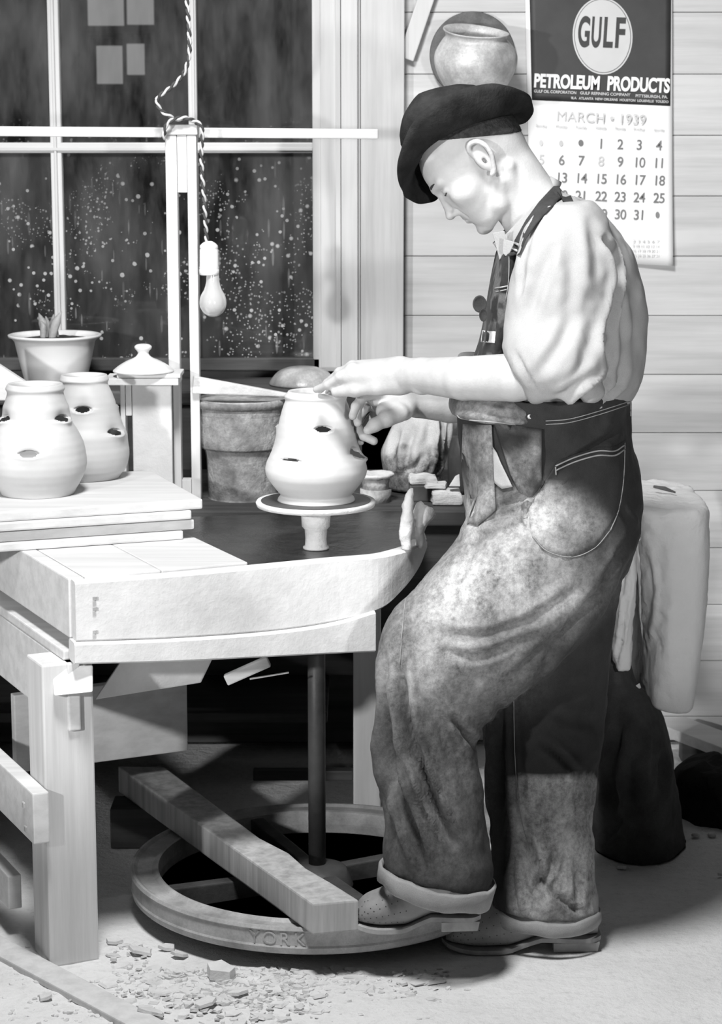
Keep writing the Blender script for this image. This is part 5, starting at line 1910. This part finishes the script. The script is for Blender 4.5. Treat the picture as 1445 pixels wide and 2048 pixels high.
over = obj('overalls', V, F_, M['denim'], man, smooth=True)
over_bvh = BVHTree.FromPolygons([Vector(v) for v in V], F_)


def stain_shade_values(V, extra=0.0):
    pp = proj(V)
    nz = noise3(V, 14, 71, 4)

    def blob(x, y, rx, ry, rot=0.0):
        c, s = math.cos(rot), math.sin(rot)
        dx, dy = pp[:, 0] - x, pp[:, 1] - y
        u, v = dx * c + dy * s, -dx * s + dy * c
        return np.clip(1.25 - np.sqrt((u / rx) ** 2 + (v / ry) ** 2), 0, 1)
    edge = np.interp(pp[:, 1], [1290, 1352, 1412, 1450, 1545, 1610, 1745, 1800], [1170, 1092, 1014, 972, 968, 976, 990, 994])
    near = ~((pp[:, 0] > edge) & (pp[:, 1] > 1290))
    st = np.zeros(len(V))
    st = np.maximum(st, 0.95 * blob(970, 1150, 230, 110, -0.55))
    st = np.maximum(st, 1.0 * blob(1110, 1030, 100, 55, 0.3))
    st = np.maximum(st, 0.9 * blob(950, 1040, 60, 90))
    st = np.maximum(st, 0.55 * blob(900, 1330, 190, 140))
    st = np.maximum(st, 0.45 * blob(1080, 1180, 170, 110, -0.5))
    st = np.maximum(st, 0.36 * blob(870, 1560, 130, 260))
    st = np.maximum(st, 0.40 * blob(930, 1480, 50, 220))
    far = np.clip((pp[:, 1] - 1548 + nz * 26) / 10, 0, 1) * np.clip((pp[:, 0] - 1012) / 26, 0, 1) * ~near  # clay on the lower far leg, left out along its shaded front edge
    st = np.maximum(st, 0.85 * far * (1 - 0.0 * nz))
    st = np.where(~near & (pp[:, 1] > 1180) & (far < 0.05), st * 0.35, st)  # upper far leg: shade put into the colour by thinning the clay
    return np.clip(st * (1 + 0.9 * nz) + 0.01, 0, 1)


def set_attr(o, vals, name='stain'):
    at = o.data.attributes.new(name, 'FLOAT', 'POINT')
    at.data.foreach_set('value', np.asarray(vals, np.float32))


set_attr(over, stain_shade_values(V))

# bib over the chest, waist flap, straps, pockets and seams lie on the cloth
bib_rows = [(996, 503, 1034, 492, YM - .005, 0.120), (988, 545, 1028, 540, YM - .005, 0.135), (978, 600, 1024, 598, YM - .005, 0.145), (968, 655, 1022, 655, YM - .005, 0.142), (958, 695, 1008, 697, YM - .005, 0.130), (940, 735, 1020, 735, YM - .005, 0.115), (912, 775, 1076, 782, YM - .005, 0.130), (900, 800, 1086, 812, YM - .005, 0.155), (897, 822, 1088, 834, YM - .005, 0.160)]
V, F_ = remesh([ring_loft(bib_rows, 6, 44, 2.6)], 0.0055, 3)
V = folds(V, F_, [([(1000, 530), (992, 610), (982, 690)], 5, 0.006), ([(1012, 560), (1008, 640)], 4, 0.004), ([(900, 815), (980, 825), (1070, 838)], 5, 0.005)])
bib = obj('bib', V, F_, M['denimdark'], man, smooth=True)
bib_bvh = BVHTree.FromPolygons([Vector(v) for v in V], F_)
pp = proj(V)
set_attr(bib, np.clip(0.5 * np.clip((pp[:, 1] - 780) / 40, 0, 1) + 0.25 * (noise3(V, 40, 75, 2) > 0.12) + 0.04, 0, 1))
CAM = Vector((0, 0, CAMH))


def cast(px, py, bvhs, lift=0.003, Yd=3.95):
    """nearest cloth surface along the line of sight, lifted off the cloth"""
    d = (P(px, py, 4.0) - CAM).normalized()
    best = None
    for b in bvhs:
        h, nrm, i, dist = b.ray_cast(CAM, d)
        if h is not None and (best is None or dist < best[2]):
            best = (h, nrm, dist)
    if best is None:
        tgt = P(px, py, Yd)
        b = min((bv.find_nearest(tgt) for bv in bvhs), key=lambda r: r[3])
        return Vector(b[0]) + Vector((0, -lift, 0))
    return best[0] - d * lift


ALL = [over_bvh, shirt_bvh, bib_bvh]


def patch(name, top, bot, mat, parent, bvhs, th=0.004, lift=0.002, nx=16, ny=8, sag=None):
    """cloth panel between two picture-lines, laid on the surface beneath it"""
    A, B = np.asarray(top, float), np.asarray(bot, float)

    def res(L, n):
        s = np.concatenate([[0], np.cumsum(np.linalg.norm(np.diff(L, axis=0), axis=1))])
        t = np.linspace(0, s[-1], n)
        return np.stack([np.interp(t, s, L[:, 0]), np.interp(t, s, L[:, 1])], 1)
    A, B = res(A, nx), res(B, nx)
    V = []
    for j in range(ny):
        for i in range(nx):
            t = j / (ny - 1)
            p = A[i] * (1 - t) + B[i] * t
            edge = min(i, nx - 1 - i, j, ny - 1 - j)
            h = cast(p[0], p[1], bvhs, lift + (th if edge > 0 else th * 0.5))
            V.append(np.array(h))
    V = np.array(V)
    G = V.reshape(ny, nx, 3)
    for _ in range(2):
        G2 = G.copy()
        G2[1:-1, 1:-1] = (G[1:-1, 1:-1] * 2 + G[:-2, 1:-1] + G[2:, 1:-1] + G[1:-1, :-2] + G[1:-1, 2:]) / 6
        G = G2
    V = G.reshape(-1, 3)
    n1 = len(V)
    back = V + np.array([(Vector(v) - CAM).normalized() * (th + lift) for v in V])
    F_ = []
    for j in range(ny - 1):
        for i in range(nx - 1):
            q_ = (j * nx + i, j * nx + i + 1, (j + 1) * nx + i + 1, (j + 1) * nx + i)
            F_.append(q_)
            F_.append(tuple(n1 + k for k in q_[::-1]))
    rim = list(range(nx)) + [j * nx + nx - 1 for j in range(1, ny)] + [(ny - 1) * nx + i for i in range(nx - 2, -1, -1)] + [j * nx for j in range(ny - 2, 0, -1)]
    for k in range(len(rim)):
        a, b = rim[k], rim[(k + 1) % len(rim)]
        F_.append((b, a, n1 + a, n1 + b))
    return obj(name, *fixn(np.vstack([V, back]), F_), mat, parent, smooth=True)


def seam(pts, r=0.0011, bvhs=ALL, mat='thread', name='stitching', lift=0.002, parent=None):
    sm = cr(pts, 6) if len(pts) > 2 else np.linspace(pts[0], pts[1], 8)
    w = [cast(x, y, bvhs, lift) for x, y in sm]
    obj(name, *tube(w, r, 6), M[mat], parent or over, smooth=True)


# hip pocket
pk = patch('hip_pocket', [(1106, 938), (1116, 922), (1160, 905), (1200, 893), (1232, 892), (1252, 880)], [(1058, 1018), (1062, 1070), (1090, 1104), (1140, 1116), (1190, 1096), (1235, 1030)], M['denim'], over, [over_bvh], 0.004, 0.001, 26, 16)
co = np.array([tuple(v.co) for v in pk.data.vertices]) + np.array(root_loc(pk))
set_attr(pk, stain_shade_values(co) * 0.95)
PK = [BVHTree.FromPolygons([Vector(v) for v in co], [tuple(p.vertices) for p in pk.data.polygons]), over_bvh]
for dy in (0, 9):
    seam([(1112, 932 + dy), (1150, 915 + dy), (1196, 902 + dy), (1230, 902 + dy), (1250, 890 + dy)], 0.0015, PK, parent=pk)
seam([(1251, 886), (1248, 960), (1238, 1020), (1222, 1060)], 0.0011, PK, parent=pk)
seam([(1222, 1060), (1190, 1096), (1145, 1114), (1095, 1102), (1066, 1072)], 0.0008, PK, parent=pk)
seam([(1112, 934), (1113, 950)], 0.0013, PK, parent=pk)
# waistband and seams
seam([(1092, 842), (1140, 838), (1200, 822), (1262, 802)], 0.0009)
seam([(1092, 849), (1140, 845), (1200, 829), (1260, 809)], 0.0009)
seam([(1262, 800), (1262, 832)], 0.0013)
seam([(1028, 1395), (1030, 1500), (1036, 1590), (1046, 1650), (1060, 1700)], 0.0009)
seam([(812, 1190), (806, 1250), (800, 1330)], 0.0008)
# bib seams, pocket edge, label and strap ends
for dy in (0, 7):
    seam([(903, 838 + dy), (960, 842 + dy), (1020, 848 + dy), (1082, 858 + dy)], 0.0011, [bib_bvh], parent=bib)
seam([(990, 577), (1016, 572)], 0.0014, [bib_bvh], parent=bib)
seam([(992, 584), (1014, 579)], 0.0010, [bib_bvh], parent=bib)
seam([(1019, 505), (1018, 560), (1012, 600)], 0.0008, [bib_bvh], parent=bib)
patch('bib_label', [(965, 661), (992, 663)], [(962, 684), (990, 686)], M['white'], bib, [bib_bvh], 0.0015, 0.002, 6, 5)
# open front flap with its button, hanging strip, pale lining between
fl_ = patch('side_flap', [(990, 848), (1040, 852), (1084, 858)], [(1022, 950), (1040, 985), (1064, 996), (1084, 972)], M['denimdark'], over, [over_bvh, bib_bvh], 0.006, 0.006, 14, 14)
co = np.array([tuple(v.co) for v in fl_.data.vertices]) + np.array(root_loc(fl_))
set_attr(fl_, np.clip(0.30 + 1.1 * noise3(co, 26, 77, 3), 0, 1))
sp_ = patch('hanging_strip', [(926, 848), (960, 850), (984, 850)], [(920, 1040), (955, 1052), (992, 1020)], M['denimdark'], over, [over_bvh, bib_bvh], 0.006, 0.005, 10, 16)
co = np.array([tuple(v.co) for v in sp_.data.vertices]) + np.array(root_loc(sp_))
set_attr(sp_, np.clip(0.62 + 1.3 * noise3(co, 22, 78, 3), 0, 1))
patch('pale_lining', [(984, 890), (994, 905), (1002, 925)], [(982, 960), (1004, 978), (1026, 974)], M['shirt'], over, [over_bvh], 0.003, 0.005, 8, 10)


def button(px, py, r, bvhs, parent, mat='metal'):
    c = cast(px, py, bvhs, 0.005)
    d = (CAM - c).normalized()
    zax = d
    xax = Vector((0, 0, 1)).cross(zax).normalized()
    yax = zax.cross(xax)
    V, F_ = lathe((0, 0, 0), [(0.0005, 0.0035), (r * .5, 0.004), (r * .8, 0.0032), (r, 0.001), (r * .9, -0.001), (0.0005, -0.001)], 16)
    V = [tuple(c + xax * v[0] + yax * v[1] + zax * v[2]) for v in V]
    obj('button', V, F_, M[mat], parent, smooth=True)


button(1074, 945, 0.0085, [over_bvh, bib_bvh], over)
button(1062, 833, 0.0075, [bib_bvh], bib)
# loose strap end curling from the bib front
for cx_, cy_, rx_, ry_, dy_ in ((960, 608, 14, 17, -0.135), (967, 630, 8, 13, -0.142)):
    V, F_ = [], []
    k_ = 1 / SCL(YM - 0.13, 1.2)
    prof_ = [(0.02, -0.004), (0.80, -0.004), (0.97, -0.006), (1.0, -0.002), (1.0, 0.004), (0.95, 0.006), (0.02, 0.006)]
    c_ = np.array(P(cx_, cy_, YM + dy_))
    for r_, y_ in prof_:
        for k in range(28):
            t = 2 * math.pi * k / 28
            V.append(c_ + np.array((rx_ * k_ * r_ * math.cos(t), y_ + 0.15 * rx_ * k_ * r_ * math.cos(t), ry_ * k_ * r_ * math.sin(t))))
    for i in range(len(prof_) - 1):
        for k in range(28):
            F_.append((i * 28 + k, i * 28 + (k + 1) % 28, (i + 1) * 28 + (k + 1) % 28, (i + 1) * 28 + k))
    F_ += [tuple(range(28)), tuple((len(prof_) - 1) * 28 + k for k in range(28))]
    lo_ = obj('strap_loop', *fixn(V, F_), M['denimdark'], bib, smooth=True)
    set_attr(lo_, np.full(len(V), 0.06))
# shirt collar: standing band round the neck with fold-over points
cl_top = [(1094, 348), (1072, 378), (1048, 412), (1024, 446), (1004, 470), (988, 484)]
cl_bot = [(1114, 366), (1090, 396), (1066, 432), (1042, 466), (1024, 488), (1006, 500)]
V, F_ = [], []
m_ = 48
tp, bt_ = cr(cl_top, 5), cr(cl_bot, 5)


def collar_ring():
    """ellipse round the neck whose near half shows along the two picture lines"""
    V = []
    a0, a1 = np.array(P(1102, 352, YM)), np.array(P(986, 486, YM))
    b0, b1 = np.array(P(1124, 364, YM)), np.array(P(1000, 506, YM))
    bulge = np.array(P(1044, 440, YM)) - np.array(P(1044, 419, YM))
    for k in range(m_):
        t = 2 * math.pi * k / m_
        for (p0, p1), w_, lift in (((a0, a1), 0.058, 0.012), ((b0, b1), 0.060, 0.020)):
            c, u = (p0 + p1) / 2, (p0 - p1) / 2
            V.append(c + u * math.cos(t) + np.array((0, -w_ * math.sin(t), 0)) + bulge * 0.35 * abs(math.sin(t)))
    V = np.array(V)
    cen = V.mean(0)
    inn = V.copy()
    inn[:, :] = V + (cen - V) / np.linalg.norm(cen - V, axis=1, keepdims=True) * 0.0035
    n1 = len(V)
    F_ = []
    for k in range(m_):
        a, b, c, d = 2 * k, 2 * k + 1, 2 * ((k + 1) % m_) + 1, 2 * ((k + 1) % m_)
        F_ += [(a, b, c, d), (n1 + d, n1 + c, n1 + b, n1 + a), (a, d, n1 + d, n1 + a), (b, n1 + b, n1 + c, c)]
    return fixn(np.vstack([V, inn]), F_)


col = obj('collar', *collar_ring(), M['shirt'], shirt, smooth=True)
# collar points at the throat
for quad, dy in ((((986, 466), (1010, 462), (1016, 500), (1000, 520)), -0.085), (((1008, 478), (1030, 484), (1016, 516), (1006, 506)), -0.115)):
    V, F_ = hexa([P(x, y, YM + dy) + Vector((0, 0.006, 0)) for x, y in quad], [P(x, y, YM + dy) for x, y in quad], 0.001)
    obj('collar_point', V, F_, M['shirt'], shirt)
co = np.array([tuple(v.co) for v in col.data.vertices]) + np.array(root_loc(col))
col_bvh = BVHTree.FromPolygons([Vector(v) for v in co], [tuple(p.vertices) for p in col.data.polygons])
# shoulder strap with its buckle
stp = patch('shoulder_strap', [(1018, 512), (1030, 480), (1052, 440), (1078, 404), (1108, 372), (1136, 372), (1162, 386)], [(1040, 510), (1052, 480), (1074, 448), (1098, 420), (1122, 397), (1144, 390), (1166, 392)], M['denimdark'], man, [shirt_bvh, bib_bvh, col_bvh], 0.004, 0.006, 40, 6)
co = np.array([tuple(v.co) for v in stp.data.vertices])
set_attr(stp, np.full(len(co), 0.05))
w = [cast(x, y, [shirt_bvh, bib_bvh], 0.009) for x, y in ((1024, 497), (1030, 486), (1040, 490), (1036, 502), (1024, 497))]
obj('buckle', *tube(w, 0.0022, 8), M['metal'], stp, smooth=True)

# ---------------- trouser cuffs
def cuff(rows, name):
    V, F_ = [], []
    n = 48
    for (ax, ay, bx, by, Yc, dh, sag) in rows:
        a, b = np.array(P(ax, ay, Yc)), np.array(P(bx, by, Yc))
        c, u = (a + b) / 2, (b - a) / 2
        for k in range(n):
            t = 2 * math.pi * k / n
            V.append(c + u * math.cos(t) + np.array((0, -dh * math.sin(t), -sag * math.sin(t))))
    m = len(rows)
    for i in range(m):
        for k in range(n):
            k2 = (k + 1) % n
            j = (i + 1) % m
            F_.append((i * n + k, i * n + k2, j * n + k2, j * n + k))
    V = np.array(V)
    V += (noise3(V, 30, 81, 2) * 0.006)[:, None]
    return obj(name, *fixn(V, F_), M['cuff'], over, smooth=True)


cuff([(764, 1722, 988, 1766, 3.90, 0.092, 0.004), (758, 1728, 992, 1772, 3.90, 0.098, 0.004), (754, 1756, 984, 1806, 3.90, 0.098, 0.004), (758, 1760, 980, 1809, 3.90, 0.094, 0.004), (763, 1744, 980, 1790, 3.90, 0.092, 0.004)], 'cuff')
cuff([(986, 1808, 1200, 1812, 4.055, 0.092, 0.002), (980, 1813, 1204, 1817, 4.055, 0.097, 0.003), (982, 1828, 1203, 1836, 4.055, 0.097, 0.004), (986, 1832, 1200, 1839, 4.055, 0.093, 0.004), (989, 1822, 1197, 1826, 4.055, 0.090, 0.003)], 'cuff')


# ---------------- shoes
def shoe(toe, heel, sole_y, top_pts, Yc, hw, zb, name_heel=True):
    """toe/heel: picture x of the ends; sole on zb"""
    s = 1 / SCL(Yc, zb + .05)
    xt, xh = P(toe, sole_y, Yc).x, P(heel, sole_y, Yc).x
    L = xh - xt
    root = None
    # upper
    st = [(0.00, 0.30, 0.018), (0.03, 0.62, 0.034), (0.10, 0.86, 0.050), (0.22, 1.0, 0.062), (0.36, 0.98, 0.080), (0.50, 0.86, 0.100), (0.62, 0.78, 0.118), (0.75, 0.76, 0.122), (0.88, 0.76, 0.118), (0.96, 0.66, 0.110), (1.0, 0.40, 0.100)]
    R = cr(st, 3)
    V, F_ = [], []
    n = 24
    z0 = zb + 0.0085
    rise = lambda t: 0.008 * max(0.0, 1 - t / 0.22) ** 1.5 + 0.020 * float(np.clip((t - 0.42) / 0.2, 0, 1))
    for t, w, h in R:
        for k in range(n):
            a = 2 * math.pi * k / n
            co_, si = math.cos(a), math.sin(a)
            lift = rise(t)
            zz = z0 + lift + max(0.01, h - lift) * (0.5 + 0.5 * si)
            wid = hw * w * math.copysign(abs(co_) ** 0.6, co_)
            V.append((xt + 0.008 + (L - 0.012) * t, Yc + wid, zz))
    m = len(R)
    for i in range(m - 1):
        for k in range(n):
            k2 = (k + 1) % n
            F_.append((i * n + k, i * n + k2, (i + 1) * n + k2, (i + 1) * n + k))
    F_ += [tuple(range(n)), tuple((m - 1) * n + k for k in range(n))]
    sh = obj('shoe', *fixn(V, F_), M['leather'], man, smooth=True)
    # sole: waisted outline, sprung toe, arched shank
    out = [(0.0, 0.0), (0.03, 0.55), (0.10, 0.92), (0.22, 1.08), (0.36, 1.04), (0.52, 0.82), (0.66, 0.78), (0.82, 0.86), (0.94, 0.80), (1.0, 0.45), (1.004, 0.0)]
    O = cr(out, 4)
    V, F_ = [], []
    for t, w in O:
        lift = rise(t)
        for sgn in (1, -1):
            for dz_ in (0.0, 0.0085):
                V.append((xt + L * t, Yc + sgn * hw * w, zb + 0.006 + lift + dz_ - 0.005))
    m = len(O)
    for i in range(m - 1):
        a, b = i * 4, (i + 1) * 4
        F_ += [(a, b, b + 1, a + 1), (a + 2, a + 3, b + 3, b + 2), (a + 1, b + 1, b + 3, a + 3), (a, a + 2, b + 2, b)]
    obj('sole', *fixn(V, F_), M['sole'], sh)
    hx0, hx1 = xt + L * 0.70, xt + L * 0.995
    V, F_ = hexa([(hx0, Yc - hw * .78, zb), (hx1 - 0.004, Yc - hw * .66, zb), (hx1 - 0.004, Yc + hw * .66, zb), (hx0, Yc + hw * .78, zb)],
                 [(hx0, Yc - hw * .82, zb + 0.0205), (hx1, Yc - hw * .72, zb + 0.0205), (hx1, Yc + hw * .72, zb + 0.0205), (hx0, Yc + hw * .82, zb + 0.0205)], 0.002)
    obj('heel', V, F_, M['sole'], sh)
    # perforations on the toe and vamp
    pv, pf = [], []
    bv = BVHTree.FromPolygons([Vector(v.co) + root_loc(sh) for v in sh.data.vertices], [tuple(p.vertices) for p in sh.data.polygons])
    for i in range(9):
        for j in range(7):
            t = 0.05 + 0.045 * i + 0.02 * (j % 2)
            x = xt + L * t
            z = z0 + 0.012 + (0.006 + 0.0035 * i) * j * 0.72
            h, nr, k, dd = bv.ray_cast(Vector((x, Yc - 0.3, z)), Vector((0, 1, 0)))
            if h is None or nr.y > -0.15: continue
            base = len(pv)
            tx = Vector((1, 0, 0)); tx = (tx - nr * tx.dot(nr)).normalized(); ty = nr.cross(tx)
            for a in range(6):
                an = a * math.pi / 3
                pv.append(tuple(h + nr * 0.0004 + (tx * math.cos(an) + ty * math.sin(an)) * 0.0013))
            pf.append(tuple(base + a for a in range(6)))
    if pv:
        o = obj('punched_holes', pv, pf, M['irondark'], sh)
        o['kind'] = 'stuff'
    return sh


shoe(884, 1198, 1920, None, 4.045, 0.048, 0.0)
shoe(700, 960, 1858, None, 3.915, 0.046, 0.0925)
